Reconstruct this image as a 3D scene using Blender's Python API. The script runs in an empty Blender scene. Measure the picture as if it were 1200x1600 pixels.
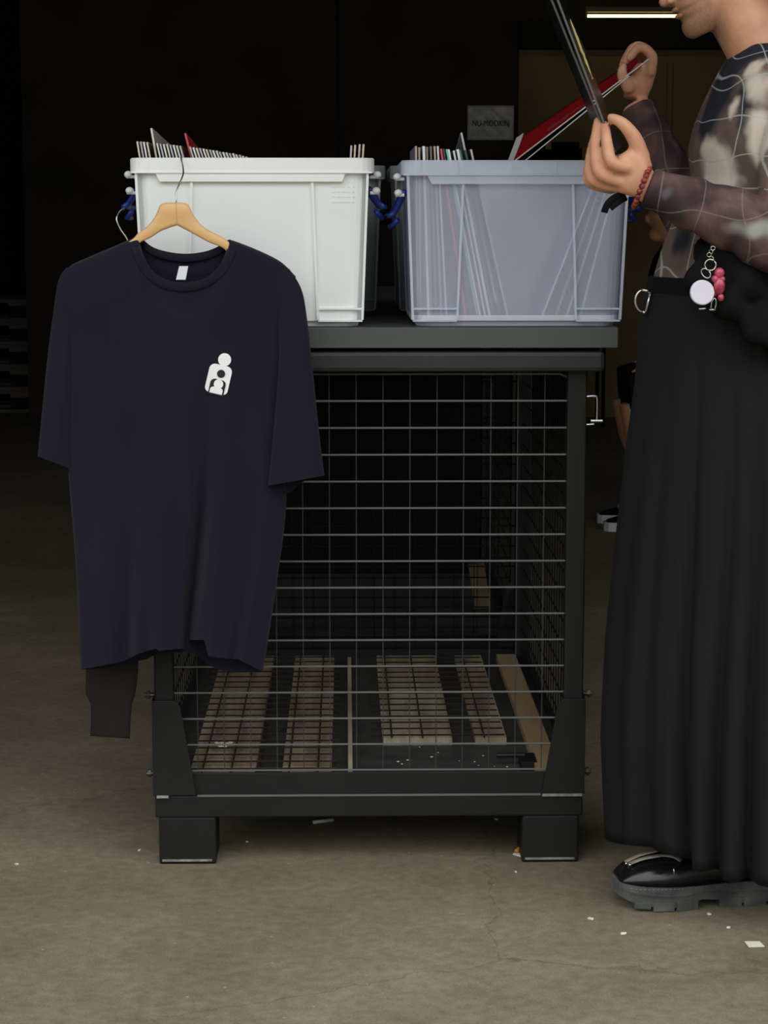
import bpy, bmesh, math, random
from mathutils import Vector, Matrix, Euler
from mathutils.bvhtree import BVHTree
random.seed(7)
SC = bpy.context.scene
COL = SC.collection
R_ = math.radians

# ---------------------------------------------------------------- camera
FPX = 3300.0
CAM = Vector((0.0, -3.88, 1.203))
CROT = Euler((R_(90 - 7.765), 0, R_(-1.04)), 'XYZ')
cd = bpy.data.cameras.new('camera')
cam = bpy.data.objects.new('camera', cd)
COL.objects.link(cam)
cam.location = CAM
cam.rotation_euler = CROT
cd.sensor_fit = 'VERTICAL'
cd.sensor_height = 36
cd.lens = 36 * FPX / 1600
cd.clip_end = 200
SC.camera = cam

# ---------------------------------------------------------------- world, light, exposure
SC.view_settings.view_transform = 'Standard'
SC.view_settings.look = 'None'
SC.view_settings.gamma = 1
SC.view_settings.use_curve_mapping = False
SC.view_settings.exposure = 0.0
SC.cycles.use_denoising = True
SC.cycles.transparent_max_bounces = 32
w = bpy.data.worlds.new('overcast_sky')
SC.world = w
w.use_nodes = True
wn = w.node_tree.nodes
wl = w.node_tree.links
wn.clear()
tc = wn.new('ShaderNodeTexCoord')
sx = wn.new('ShaderNodeSeparateXYZ')
wl.new(tc.outputs['Generated'], sx.inputs[0])
cr = wn.new('ShaderNodeValToRGB')
wl.new(sx.outputs['Z'], cr.inputs[0])
e = cr.color_ramp.elements
e[0].position = 0.10; e[0].color = (0.10, 0.10, 0.10, 1)
e[1].position = 0.75; e[1].color = (0.98, 1.0, 1.0, 1)
q = e.new(0.30); q.color = (0.72, 0.74, 0.75, 1)
bg = wn.new('ShaderNodeBackground')
bg.inputs['Strength'].default_value = 2.85
wo = wn.new('ShaderNodeOutputWorld')
wl.new(cr.outputs[0], bg.inputs[0])
wl.new(bg.outputs[0], wo.inputs[0])

# ---------------------------------------------------------------- unprojection of measured points on real planes
CM = CROT.to_matrix()
def ray(px, py):
    return CM @ Vector(((px - 600) / FPX, -(py - 800) / FPX, -1))
def W(px, py, Y):
    d = ray(px, py); return CAM + d * ((Y - CAM.y) / d.y)
def G(px, py, z=0.0):
    d = ray(px, py); return CAM + d * ((z - CAM.z) / d.z)

# ---------------------------------------------------------------- materials
def lin(c):
    c = c / 255.0
    return c / 12.92 if c <= 0.04045 else ((c + 0.055) / 1.055) ** 2.4
def rgb(c): return (lin(c[0]), lin(c[1]), lin(c[2]), 1)
def newmat(name):
    m = bpy.data.materials.new(name); m.use_nodes = True
    nt = m.node_tree
    return m, nt, nt.nodes, nt.links, nt.nodes['Principled BSDF']
def mat(name, col, rough=0.6, metal=0.0, var=0.0, vscale=8.0, bump=0.0, bscale=60.0, col2=None, sheen=0.0, stretch=None, spec=0.5, emit=0.0):
    m, nt, N, L, P = newmat(name)
    P.inputs['Base Color'].default_value = rgb(col)
    P.inputs['Roughness'].default_value = rough
    P.inputs['Metallic'].default_value = metal
    P.inputs['Specular IOR Level'].default_value = spec
    if sheen:
        P.inputs['Sheen Weight'].default_value = sheen
        P.inputs['Sheen Roughness'].default_value = 0.6
    t = N.new('ShaderNodeTexCoord')
    mp = N.new('ShaderNodeMapping')
    L.new(t.outputs['Object'], mp.inputs[0])
    if stretch: mp.inputs['Scale'].default_value = stretch
    if var or col2:
        n = N.new('ShaderNodeTexNoise'); n.inputs['Scale'].default_value = vscale
        n.inputs['Detail'].default_value = 6
        L.new(mp.outputs[0], n.inputs['Vector'])
        r = N.new('ShaderNodeValToRGB')
        r.color_ramp.elements[0].position = 0.35; r.color_ramp.elements[1].position = 0.65
        a = rgb(col); b = rgb(col2) if col2 else tuple(x * (1 - var) for x in a[:3]) + (1,)
        r.color_ramp.elements[0].color = b; r.color_ramp.elements[1].color = a
        L.new(n.outputs['Fac'], r.inputs[0]); L.new(r.outputs[0], P.inputs['Base Color'])
    if bump:
        n2 = N.new('ShaderNodeTexNoise'); n2.inputs['Scale'].default_value = bscale
        n2.inputs['Detail'].default_value = 4
        L.new(mp.outputs[0], n2.inputs['Vector'])
        bp = N.new('ShaderNodeBump'); bp.inputs['Strength'].default_value = bump
        bp.inputs['Distance'].default_value = 0.004
        L.new(n2.outputs['Fac'], bp.inputs['Height']); L.new(bp.outputs[0], P.inputs['Normal'])
    if emit:
        P.inputs['Emission Color'].default_value = rgb(col)
        P.inputs['Emission Strength'].default_value = emit
    return m
def plastic(name, col, opacity, transl=0.4, rough=0.25, var=0.1):
    m, nt, N, L, P = newmat(name)
    N.remove(P)
    out = [n for n in N if n.type == 'OUTPUT_MATERIAL'][0]
    t = N.new('ShaderNodeTexCoord')
    n = N.new('ShaderNodeTexNoise'); n.inputs['Scale'].default_value = 7; n.inputs['Detail'].default_value = 2
    L.new(t.outputs['Object'], n.inputs['Vector'])
    r = N.new('ShaderNodeValToRGB')
    a = rgb(col)
    r.color_ramp.elements[0].color = tuple(x * (1 - var) for x in a[:3]) + (1,); r.color_ramp.elements[1].color = a
    L.new(n.outputs['Fac'], r.inputs[0])
    d = N.new('ShaderNodeBsdfDiffuse'); L.new(r.outputs[0], d.inputs['Color'])
    tr = N.new('ShaderNodeBsdfTranslucent'); L.new(r.outputs[0], tr.inputs['Color'])
    m1 = N.new('ShaderNodeMixShader'); m1.inputs[0].default_value = transl
    L.new(d.outputs[0], m1.inputs[1]); L.new(tr.outputs[0], m1.inputs[2])
    g = N.new('ShaderNodeBsdfGlossy'); g.inputs['Roughness'].default_value = rough
    m2 = N.new('ShaderNodeMixShader'); m2.inputs[0].default_value = 0.06
    L.new(m1.outputs[0], m2.inputs[1]); L.new(g.outputs[0], m2.inputs[2])
    tp = N.new('ShaderNodeBsdfTransparent'); tp.inputs['Color'].default_value = tuple(0.75 + 0.25 * x for x in a[:3]) + (1,)
    m3 = N.new('ShaderNodeMixShader'); m3.inputs[0].default_value = opacity
    L.new(tp.outputs[0], m3.inputs[1]); L.new(m2.outputs[0], m3.inputs[2])
    L.new(m3.outputs[0], out.inputs['Surface'])
    return m

def concrete_floor():
    m, nt, N, L, P = newmat('worn_concrete')
    t = N.new('ShaderNodeTexCoord')
    def noise(s, d=8, dist=0.0):
        n = N.new('ShaderNodeTexNoise'); n.inputs['Scale'].default_value = s; n.inputs['Detail'].default_value = d
        n.inputs['Distortion'].default_value = dist
        L.new(t.outputs['Object'], n.inputs['Vector']); return n
    n1 = noise(1.3, 8, 0.6); n2 = noise(45, 6); n3 = noise(260, 3); n4 = noise(7, 8, 1.0)
    r = N.new('ShaderNodeValToRGB')
    r.color_ramp.elements[0].position = 0.3; r.color_ramp.elements[0].color = rgb((116, 107, 88))
    r.color_ramp.elements[1].position = 0.72; r.color_ramp.elements[1].color = rgb((144, 132, 112))
    L.new(n1.outputs['Fac'], r.inputs[0])
    def mul(prev, n, lo, hi, p0=0.3, p1=0.7):
        rr = N.new('ShaderNodeValToRGB')
        rr.color_ramp.elements[0].position = p0; rr.color_ramp.elements[0].color = (lo, lo, lo, 1)
        rr.color_ramp.elements[1].position = p1; rr.color_ramp.elements[1].color = (hi, hi, hi * 0.99, 1)
        L.new(n.outputs['Fac'], rr.inputs[0])
        mx = N.new('ShaderNodeMix'); mx.data_type = 'RGBA'; mx.blend_type = 'MULTIPLY'; mx.inputs[0].default_value = 1
        L.new(prev, mx.inputs[6]); L.new(rr.outputs[0], mx.inputs[7]); return mx.outputs[2]
    c = mul(r.outputs[0], n4, 0.84, 1.06)
    c = mul(c, n2, 0.80, 1.10)
    c = mul(c, n3, 0.78, 1.12)
    # pale grit specks
    v = N.new('ShaderNodeTexVoronoi'); v.inputs['Scale'].default_value = 16
    L.new(t.outputs['Object'], v.inputs['Vector'])
    lt = N.new('ShaderNodeMath'); lt.operation = 'LESS_THAN'; lt.inputs[1].default_value = 0.045
    L.new(v.outputs['Distance'], lt.inputs[0])
    mx = N.new('ShaderNodeMix'); mx.data_type = 'RGBA'; mx.inputs[7].default_value = rgb((176, 168, 150))
    ml = N.new('ShaderNodeMath'); ml.operation = 'MULTIPLY'; ml.inputs[1].default_value = 0.55
    L.new(lt.outputs[0], ml.inputs[0]); L.new(ml.outputs[0], mx.inputs[0]); L.new(c, mx.inputs[6])
    # hairline cracks
    v2 = N.new('ShaderNodeTexVoronoi'); v2.feature = 'DISTANCE_TO_EDGE'; v2.inputs['Scale'].default_value = 0.75
    ad = N.new('ShaderNodeMix'); ad.data_type = 'VECTOR'; ad.inputs[0].default_value = 0.12
    L.new(t.outputs['Object'], ad.inputs[4]); L.new(n4.outputs['Color'], ad.inputs[5])
    L.new(ad.outputs[1], v2.inputs['Vector'])
    l2 = N.new('ShaderNodeMath'); l2.operation = 'LESS_THAN'; l2.inputs[1].default_value = 0.0016
    L.new(v2.outputs['Distance'], l2.inputs[0])
    m4 = N.new('ShaderNodeMath'); m4.operation = 'MULTIPLY'; m4.inputs[1].default_value = 0.3
    L.new(l2.outputs[0], m4.inputs[0])
    mx2 = N.new('ShaderNodeMix'); mx2.data_type = 'RGBA'; mx2.inputs[7].default_value = rgb((70, 62, 52))
    L.new(m4.outputs[0], mx2.inputs[0]); L.new(mx.outputs[2], mx2.inputs[6])
    L.new(mx2.outputs[2], P.inputs['Base Color'])
    P.inputs['Roughness'].default_value = 0.85
    P.inputs['Specular IOR Level'].default_value = 0.25
    bp = N.new('ShaderNodeBump'); bp.inputs['Strength'].default_value = 0.35; bp.inputs['Distance'].default_value = 0.003
    L.new(n2.outputs['Fac'], bp.inputs['Height']); L.new(bp.outputs[0], P.inputs['Normal'])
    return m

M = {}
M['floor'] = concrete_floor()
M['wall'] = mat('dark_concrete', (74, 68, 58), 0.9, var=0.45, vscale=1.6, bump=0.3, bscale=20, spec=0.2)
M['lampwall'] = mat('lamplit_wall_tone', (156, 138, 104), 0.85, var=0.3, vscale=2.5, spec=0.2)  # paler brown tone paints the lamp's light on the wall
M['nearblack'] = mat('near_black_matt', (30, 29, 27), 0.9, var=0.2)  # one even near-black tone for recess, ceiling, trims and pallet blocks
M['steel'] = mat('black_painted_steel', (27, 27, 26), 0.5, var=0.12, vscale=14, bump=0.1, bscale=90, spec=0.25)
M['steel2'] = mat('grey_painted_steel', (46, 48, 47), 0.5, var=0.12, vscale=9, bump=0.08, bscale=70, spec=0.3)
M['wire'] = mat('grey_wire', (100, 100, 97), 0.5, metal=0.0, spec=0.3)
M['wire2'] = mat('dull_dark_wire', (58, 58, 56), 0.6, spec=0.2)
M['shadewire'] = mat('shade_toned_wire', (22, 22, 21), 0.7, spec=0.1)  # cage wire darkened, shade inside the cages painted into its colour
M['rust'] = mat('rusty_wire', (36, 26, 20), 0.7, var=0.3, vscale=30)
M['scuff'] = mat('scraped_bare_steel', (175, 175, 172), 0.4, metal=0.5, var=0.5, vscale=60)
M['bolt'] = mat('zinc_bolt', (84, 84, 80), 0.4, metal=0.6, var=0.3, vscale=80)
M['rubber'] = mat('dusty_black_sheet', (44, 44, 43), 0.8, col2=(62, 60, 56), vscale=25)
M['top'] = mat('charcoal_tabletop', (80, 84, 80), 0.6, var=0.06, vscale=5, spec=0.3)
M['topface'] = mat('black_tabletop_face', (46, 46, 46), 0.7, var=0.1, vscale=10)
M['wood'] = mat('floor_plank_wood', (164, 148, 122), 0.75, col2=(126, 108, 86), vscale=5, stretch=(6, 0.7, 1), bump=0.2, bscale=30)
M['wood2'] = mat('pale_plank_wood', (185, 175, 148), 0.75, col2=(150, 132, 104), vscale=5, stretch=(6, 0.7, 1), bump=0.2, bscale=30)
M['wood3'] = mat('tan_timber', (160, 134, 100), 0.7, col2=(138, 112, 80), vscale=4, stretch=(5, 0.6, 1))
M['oldwood'] = mat('old_brown_wood', (92, 76, 54), 0.85, var=0.3, vscale=12)
M['pallet'] = mat('grey_pallet_wood', (124, 118, 102), 0.85, col2=(100, 94, 80), vscale=4, stretch=(1, 1, 5))
M['white_crate'] = plastic('milky_white_plastic', (250, 255, 253), 0.96, 0.05, 0.3, 0.07)
M['white_rim'] = plastic('milky_white_rim', (252, 255, 253), 0.96, 0.05, 0.3, 0.03)
M['clear_crate'] = plastic('clear_blue_plastic', (234, 238, 255), 0.33, 0.2, 0.15, 0.1)
M['clear_bright'] = plastic('brightened_clear_plastic', (236, 238, 250), 0.8, 0.15, 0.2, 0.08)  # brighter, more opaque copy of the clear plastic, light painted into the crate
M['clear_rim'] = plastic('clear_blue_rim', (236, 243, 255), 0.5, 0.15, 0.15, 0.06)
M['rear_crate'] = plastic('cloudy_grey_plastic', (170, 176, 178), 0.6, 0.3, 0.3, 0.1)
M['blue'] = mat('blue_handle_plastic', (28, 52, 140), 0.35, var=0.15, vscale=20)
M['whitep'] = mat('white_plastic', (225, 228, 226), 0.4, var=0.05)
M['hanger'] = mat('varnished_beech', (228, 186, 128), 0.4, col2=(214, 168, 110), vscale=10, stretch=(1, 4, 4))
M['hook'] = mat('steel_hook', (190, 190, 188), 0.25, metal=1.0, var=0.2, vscale=50)
M['navy'] = mat('navy_jersey_cotton', (29, 27, 40), 0.95, var=0.12, vscale=6, bump=0.12, bscale=500, sheen=0.05, spec=0.1)
M['brownblack'] = mat('black_sweat_fabric', (40, 34, 34), 0.95, var=0.12, vscale=12, bump=0.2, bscale=300, spec=0.1)
M['print'] = mat('white_screen_print', (236, 238, 236), 0.7, var=0.02)
M['printdark'] = mat('black_print_gap', (26, 25, 30), 0.8, var=0.1)
M['label'] = mat('woven_label', (214, 218, 222), 0.8, var=0.05)
M['skirt'] = mat('black_wool_cloth', (27, 28, 28), 0.92, var=0.12, vscale=4, bump=0.1, bscale=200, spec=0.15)
M['black'] = mat('black_cloth', (20, 20, 21), 0.9, var=0.1, spec=0.1)
M['leather'] = mat('polished_black_leather', (20, 20, 21), 0.22, var=0.1, vscale=30, bump=0.1, bscale=80)
M['sole'] = mat('dusty_rubber_sole', (98, 100, 96), 0.8, col2=(60, 63, 62), vscale=18, spec=0.2)
M['strap'] = mat('beige_ribbon', (168, 160, 142), 0.7, col2=(120, 112, 98), vscale=25)
M['stitch'] = mat('grey_stitching', (120, 118, 108), 0.8, var=0.05)
M['chrome'] = mat('chrome_metal', (210, 208, 200), 0.2, metal=1.0, var=0.1)
M['disc'] = mat('pearly_plastic', (212, 208, 222), 0.3, var=0.05, vscale=15)
M['pink'] = mat('glossy_pink_plastic', (140, 40, 62), 0.08, col2=(196, 84, 108), vscale=60)
M['redbead'] = mat('red_beads', (170, 60, 50), 0.4, col2=(60, 30, 26), vscale=120)
M['redsleeve'] = mat('red_printed_card', (168, 14, 24), 0.45, col2=(152, 12, 22), vscale=12)
M['redtext'] = mat('faded_pink_print', (190, 90, 100), 0.6, var=0.5, vscale=160)
M['blackcard'] = mat('black_glossy_card', (24, 25, 26), 0.25, var=0.2, vscale=15)
M['glint'] = mat('painted_yellow_glint', (244, 226, 120), 0.35, col2=(255, 248, 180), vscale=80, metal=0.0, bump=1.0, bscale=120)  # yellow lamp reflection painted as a bright base colour
M['greyedge'] = mat('grey_card_edge', (88, 88, 86), 0.6, var=0.2, vscale=60)
M['whiteedge'] = mat('white_card_edge', (226, 226, 220), 0.6, var=0.08, vscale=40)
M['hair'] = mat('dark_brown_hair', (44, 32, 24), 0.6, var=0.4, vscale=70, bump=0.6, bscale=120)
M['hair2'] = mat('auburn_hair', (110, 66, 34), 0.6, var=0.4, vscale=60, bump=0.6, bscale=100)
M['lip'] = mat('lip_skin', (198, 136, 112), 0.5, var=0.1)
M['paper'] = mat('white_paper', (222, 218, 200), 0.8, var=0.06)
M['filter'] = mat('orange_filter_paper', (196, 128, 60), 0.7, var=0.3, vscale=90)
M['ybox'] = mat('yellow_card', (196, 164, 92), 0.7, var=0.15)
M['lampbody'] = mat('lamp_housing', (140, 136, 110), 0.5, var=0.1)
M['tube'] = mat('glowing_tube', (255, 236, 150), 0.5, emit=3.5)
M['signsheet'] = mat('plastic_sign_sheet', (252, 253, 254), 0.2, col2=(205, 210, 212), vscale=14, stretch=(1, 1, 1))
M['signtext'] = mat('sign_lettering', (24, 24, 26), 0.6, var=0.05)
M['whiteshoe'] = mat('white_sneaker', (205, 208, 210), 0.6, var=0.08)

def skin(name, base, dark, jaw=None):
    m, nt, N, L, P = newmat(name)
    t = N.new('ShaderNodeTexCoord')
    n = N.new('ShaderNodeTexNoise'); n.inputs['Scale'].default_value = 22; n.inputs['Detail'].default_value = 5
    L.new(t.outputs['Object'], n.inputs['Vector'])
    r = N.new('ShaderNodeValToRGB')
    r.color_ramp.elements[0].position = 0.3; r.color_ramp.elements[0].color = rgb(dark)
    r.color_ramp.elements[1].position = 0.65; r.color_ramp.elements[1].color = rgb(base)
    L.new(n.outputs['Fac'], r.inputs[0])
    c = r.outputs[0]
    if jaw:
        p, rad = jaw
        d = N.new('ShaderNodeVectorMath'); d.operation = 'DISTANCE'
        L.new(t.outputs['Object'], d.inputs[0]); d.inputs[1].default_value = p
        mr = N.new('ShaderNodeMapRange'); mr.inputs['From Min'].default_value = rad * 0.6; mr.inputs['From Max'].default_value = rad
        mr.inputs['To Min'].default_value = 0.62; mr.inputs['To Max'].default_value = 0.0
        L.new(d.outputs['Value'], mr.inputs['Value'])
        mx = N.new('ShaderNodeMix'); mx.data_type = 'RGBA'; mx.inputs[7].default_value = rgb((112, 88, 70))
        n5 = N.new('ShaderNodeTexNoise'); n5.inputs['Scale'].default_value = 260
        L.new(t.outputs['Object'], n5.inputs['Vector'])
        mm = N.new('ShaderNodeMath'); mm.operation = 'MULTIPLY'; L.new(mr.outputs[0], mm.inputs[0])
        m2 = N.new('ShaderNodeMath'); m2.operation = 'ADD'; m2.inputs[1].default_value = 0.45
        L.new(n5.outputs['Fac'], m2.inputs[0]); L.new(m2.outputs[0], mm.inputs[1])
        L.new(mm.outputs[0], mx.inputs[0]); L.new(c, mx.inputs[6]); c = mx.outputs[2]
    L.new(c, P.inputs['Base Color'])
    P.inputs['Roughness'].default_value = 0.5
    P.inputs['Subsurface Weight'].default_value = 0.12
    P.inputs['Subsurface Radius'].default_value = (0.01, 0.004, 0.002)
    P.inputs['Subsurface Scale'].default_value = 0.5
    return m

# ---------------------------------------------------------------- object helpers
def wloc(o):
    v = Vector((0, 0, 0))
    while o is not None:
        v += o.location; o = o.parent
    return v
def thing(name, label, cat, loc=(0, 0, 0), group=None):
    o = bpy.data.objects.new(name, None); COL.objects.link(o)
    o.empty_display_size = 0.05
    o.location = loc; o['label'] = label; o['category'] = cat
    if group: o['group'] = group
    return o
def tag(o, label, cat, group=None):
    o['label'] = label; o['category'] = cat
    if group: o['group'] = group
    return o
def recentre(bm, origin):
    for v in bm.verts: v.co -= origin
def obj(name, bm, m, parent=None, smooth=False, origin=None, label=None, bevel=0.0, weld=False, solid=0.0):
    """bm holds world coordinates"""
    bmesh.ops.recalc_face_normals(bm, faces=bm.faces[:])
    if parent is not None:
        recentre(bm, wloc(parent)); off = Vector((0, 0, 0))
    else:
        if origin is None:
            xs = [v.co.x for v in bm.verts]; ys = [v.co.y for v in bm.verts]; zs = [v.co.z for v in bm.verts]
            origin = Vector(((min(xs) + max(xs)) / 2, (min(ys) + max(ys)) / 2, min(zs)))
        recentre(bm, Vector(origin)); off = Vector(origin)
    me = bpy.data.meshes.new(name)
    bm.to_mesh(me); bm.free()
    if smooth:
        for p in me.polygons: p.use_smooth = True
    for mm in (m if isinstance(m, (list, tuple)) else [m]): me.materials.append(mm)
    o = bpy.data.objects.new(name, me); COL.objects.link(o)
    o.location = off
    if parent is not None: o.parent = parent
    if label: o['label'] = label
    if solid:
        s = o.modifiers.new('thickness', 'SOLIDIFY'); s.thickness = solid; s.offset = 0
    if bevel:
        b = o.modifiers.new('bevel', 'BEVEL'); b.width = bevel; b.segments = 2; b.limit_method = 'ANGLE'
    return o
def struct(name, bm, m):
    o = obj(name, bm, m, origin=(0, 0, 0)); o['kind'] = 'structure'; return o
def copy_tree(o, parent=None, delta=None):
    c = o.copy(); COL.objects.link(c)
    c.parent = parent
    if delta is not None: c.location = o.location + Vector(delta)
    for ch in list(o.children): copy_tree(ch, c)
    return c
def box(bm, x0, x1, y0, y1, z0, z1, mi=0):
    vs = [bm.verts.new((x, y, z)) for z in (z0, z1) for y in (y0, y1) for x in (x0, x1)]
    for f in ((0, 2, 3, 1), (4, 5, 7, 6), (0, 1, 5, 4), (2, 6, 7, 3), (1, 3, 7, 5), (0, 4, 6, 2)):
        fc = bm.faces.new([vs[i] for i in f]); fc.material_index = mi
    return vs
def obox(bm, c, ux, uy, uz, hx, hy, hz, mi=0):
    vs = []
    for sz in (-1, 1):
        for sy in (-1, 1):
            for sx in (-1, 1):
                vs.append(bm.verts.new(Vector(c) + ux * hx * sx + uy * hy * sy + uz * hz * sz))
    for f in ((0, 2, 3, 1), (4, 5, 7, 6), (0, 1, 5, 4), (2, 6, 7, 3), (1, 3, 7, 5), (0, 4, 6, 2)):
        fc = bm.faces.new([vs[i] for i in f]); fc.material_index = mi
    return vs
def rings(bm, rs, cap0=True, cap1=True, closed=True, mi=0):
    prev = None; first = None
    for r in rs:
        vs = [bm.verts.new(p) for p in r]
        if prev:
            n = len(vs)
            for i in range(n if closed else n - 1):
                j = (i + 1) % n
                f = bm.faces.new((prev[i], prev[j], vs[j], vs[i])); f.material_index = mi
        else: first = vs
        prev = vs
    if closed and cap0: bm.faces.new(first[::-1]).material_index = mi
    if closed and cap1: bm.faces.new(prev).material_index = mi
def tube(bm, pts, rad, n=10, cap=True, flat=1.0, fdir=None, mi=0):
    """tube along pts; rad number or list; flat squashes along fdir"""
    pts = [Vector(p) for p in pts]
    if not isinstance(rad, (list, tuple)): rad = [rad] * len(pts)
    out = []
    t0 = (pts[1] - pts[0]).normalized()
    up = Vector(fdir) if fdir is not None else (Vector((0, 0, 1)) if abs(t0.z) < 0.9 else Vector((0, 1, 0)))
    u = (up - t0 * up.dot(t0)).normalized()
    for i, p in enumerate(pts):
        if i == 0: t = pts[1] - p
        elif i == len(pts) - 1: t = p - pts[i - 1]
        else: t = (pts[i + 1] - p).normalized() + (p - pts[i - 1]).normalized()
        t.normalize()
        u = (u - t * u.dot(t)).normalized(); v = t.cross(u)
        out.append([p + u * (math.cos(a) * rad[i] * flat) + v * (math.sin(a) * rad[i]) for a in [2 * math.pi * k / n for k in range(n)]])
    rings(bm, out, cap, cap, mi=mi)
def ball(bm, c, r, sx=1, sy=1, sz=1, seg=16, rot=None):
    m = Matrix.Translation(Vector(c)) @ (rot.to_4x4() if rot else Matrix()) @ Matrix.Diagonal((sx, sy, sz, 1))
    bmesh.ops.create_uvsphere(bm, u_segments=seg, v_segments=seg // 2 + 2, radius=r, matrix=m)
def cyl(bm, c, axis, r, h, n=16, r2=None):
    q = Vector((0, 0, 1)).rotation_difference(Vector(axis).normalized())
    m = Matrix.Translation(Vector(c)) @ q.to_matrix().to_4x4()
    bmesh.ops.create_cone(bm, cap_ends=True, segments=n, radius1=r, radius2=r if r2 is None else r2, depth=h, matrix=m)
def prism_xz(bm, pts, y0, y1):
    """polygon given as world (x,z), extruded along y"""
    rings(bm, [[Vector((x, y0, z)) for x, z in pts], [Vector((x, y1, z)) for x, z in pts]])
def smoothpath(pts, n=6):
    """Catmull-Rom through points"""
    pts = [Vector(p) for p in pts]; out = []
    for i in range(len(pts) - 1):
        p0 = pts[max(i - 1, 0)]; p1 = pts[i]; p2 = pts[i + 1]; p3 = pts[min(i + 2, len(pts) - 1)]
        for k in range(n):
            t = k / n
            out.append(0.5 * ((2 * p1) + (p2 - p0) * t + (2 * p0 - 5 * p1 + 4 * p2 - p3) * t * t + (3 * p1 - p0 - 3 * p2 + p3) * t ** 3))
    out.append(pts[-1]); return out
def interp(tab, x):
    if x <= tab[0][0]: return tab[0][1:]
    for a, b in zip(tab, tab[1:]):
        if x <= b[0]:
            f = (x - a[0]) / (b[0] - a[0]); return tuple(p + (q - p) * f for p, q in zip(a[1:], b[1:]))
    return tab[-1][1:]
def voxel(o, size, smooth_it=4, fac=0.5):
    """bake a union of closed shells into one continuous surface"""
    r = o.modifiers.new('r', 'REMESH'); r.mode = 'VOXEL'; r.voxel_size = size; r.use_smooth_shade = True
    s = o.modifiers.new('s', 'SMOOTH'); s.iterations = smooth_it; s.factor = fac
    dg = bpy.context.evaluated_depsgraph_get(); dg.update()
    me = bpy.data.meshes.new_from_object(o.evaluated_get(dg))
    mats = [m for m in o.data.materials]
    o.modifiers.clear(); o.data = me
    me.materials.clear()
    for m in mats: me.materials.append(m)
    for p in me.polygons: p.use_smooth = True; p.material_index = 0
    return o

# ================================================================ SETTING
WALLY = 9.35
bm = bmesh.new(); box(bm, -9, 9, -14, 12, -0.1, 0.0)
struct('floor', bm, M['floor'])
xl = W(44, 600, WALLY).x
bm = bmesh.new(); box(bm, xl, 6.2, WALLY, WALLY + 0.25, 0, 3.6)
struct('wall_back', bm, M['wall'])
bm = bmesh.new(); box(bm, -6.2, 6.2, WALLY + 1.8, WALLY + 2.0, 0, 3.6)
struct('wall_recess', bm, M['nearblack'])
bm = bmesh.new(); box(bm, -6.0, -5.8, -1.3, 12, 0, 3.6)
struct('wall_left', bm, M['wall'])
bm = bmesh.new(); box(bm, 6.0, 6.2, -1.3, 12, 0, 3.6)
struct('wall_right', bm, M['wall'])
bm = bmesh.new(); box(bm, -6.2, 6.2, -1.3, 12, 2.9, 3.2)
struct('ceiling', bm, M['nearblack'])
# cladding joint strip and lamplit brown area painted onto the back wall
a = W(526, 0, WALLY).x
bm = bmesh.new(); box(bm, a, a + 0.012, WALLY - 0.012, WALLY, 0, 2.9)
struct('trim_1', bm, M['nearblack'])
a = W(811, 78, WALLY - 0.03); b = W(1400, 78, WALLY)
bm = bmesh.new(); box(bm, a.x, b.x, WALLY - 0.03, WALLY, 0.0, a.z)
struct('trim_2', bm, M['lampwall'])
a = W(1043, 100, WALLY - 0.045)
bm = bmesh.new(); box(bm, a.x, a.x + 0.03, WALLY - 0.05, WALLY - 0.03, 0.0, a.z)
struct('trim_3', bm, M['lampwall'])
a = W(815, 74, WALLY - 0.15); b = W(1400, 34, WALLY - 0.15)
bm = bmesh.new(); box(bm, a.x, b.x, WALLY - 0.15, WALLY - 0.03, a.z, b.z)
struct('trim_4', bm, M['nearblack'])

# fluorescent tube lamp
LY = WALLY - 0.55
a = W(914, 25, LY); b = W(1064, 25, LY)
t = thing('fluorescent_lamp', 'glowing yellowish fluorescent tube lamp in the dark at the back of the hall', 'lamp', ((a.x + b.x) / 2, LY, a.z))
bm = bmesh.new(); cyl(bm, (a + b) / 2, (1, 0, 0), 0.009, (b - a).length - 0.03, 14)
obj('tube', bm, M['tube'], t, smooth=True)
bm = bmesh.new(); box(bm, a.x, b.x, LY - 0.03, LY + 0.03, a.z + 0.022, a.z + 0.05)
obj('housing', bm, M['lampbody'], t)
for s in (a.x + 0.006, b.x - 0.006):
    bm = bmesh.new(); box(bm, s - 0.006, s + 0.006, LY - 0.014, LY + 0.014, a.z - 0.013, a.z + 0.024)
    obj('end_cap', bm, M['lampbody'], t)
for s in (a.x + 0.1, b.x - 0.1):
    bm = bmesh.new(); cyl(bm, (s, LY, (a.z + 0.05 + 2.9) / 2), (0, 0, 1), 0.003, 2.9 - a.z - 0.05, 6)
    obj('suspension_wire', bm, M['hook'], t)

# plastic sign sheet taped to the wall
SYY = WALLY - 0.012
p0 = W(730, 219, SYY); p1 = W(803, 165, SYY)
t = thing('wall_sign', 'wrinkled clear plastic pocket with a lettered sheet taped on the dark back wall', 'sign', ((p0.x + p1.x) / 2, SYY, p0.z))
bm = bmesh.new()
nx, nz = 24, 16; grid = []
for j in range(nz + 1):
    grid.append([])
    for i in range(nx + 1):
        u = i / nx; v = j / nz
        yy = SYY - 0.004 - 0.004 * math.sin(u * 17 + v * 6) * math.sin(v * 8 + u * 3)
        grid[-1].append(bm.verts.new((p0.x + (p1.x - p0.x) * u, yy, p0.z + (p1.z - p0.z) * v)))
for j in range(nz):
    for i in range(nx):
        bm.faces.new((grid[j][i], grid[j][i + 1], grid[j + 1][i + 1], grid[j + 1][i]))
obj('plastic_pocket', bm, M['signsheet'], t, smooth=True, solid=0.001)
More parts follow.
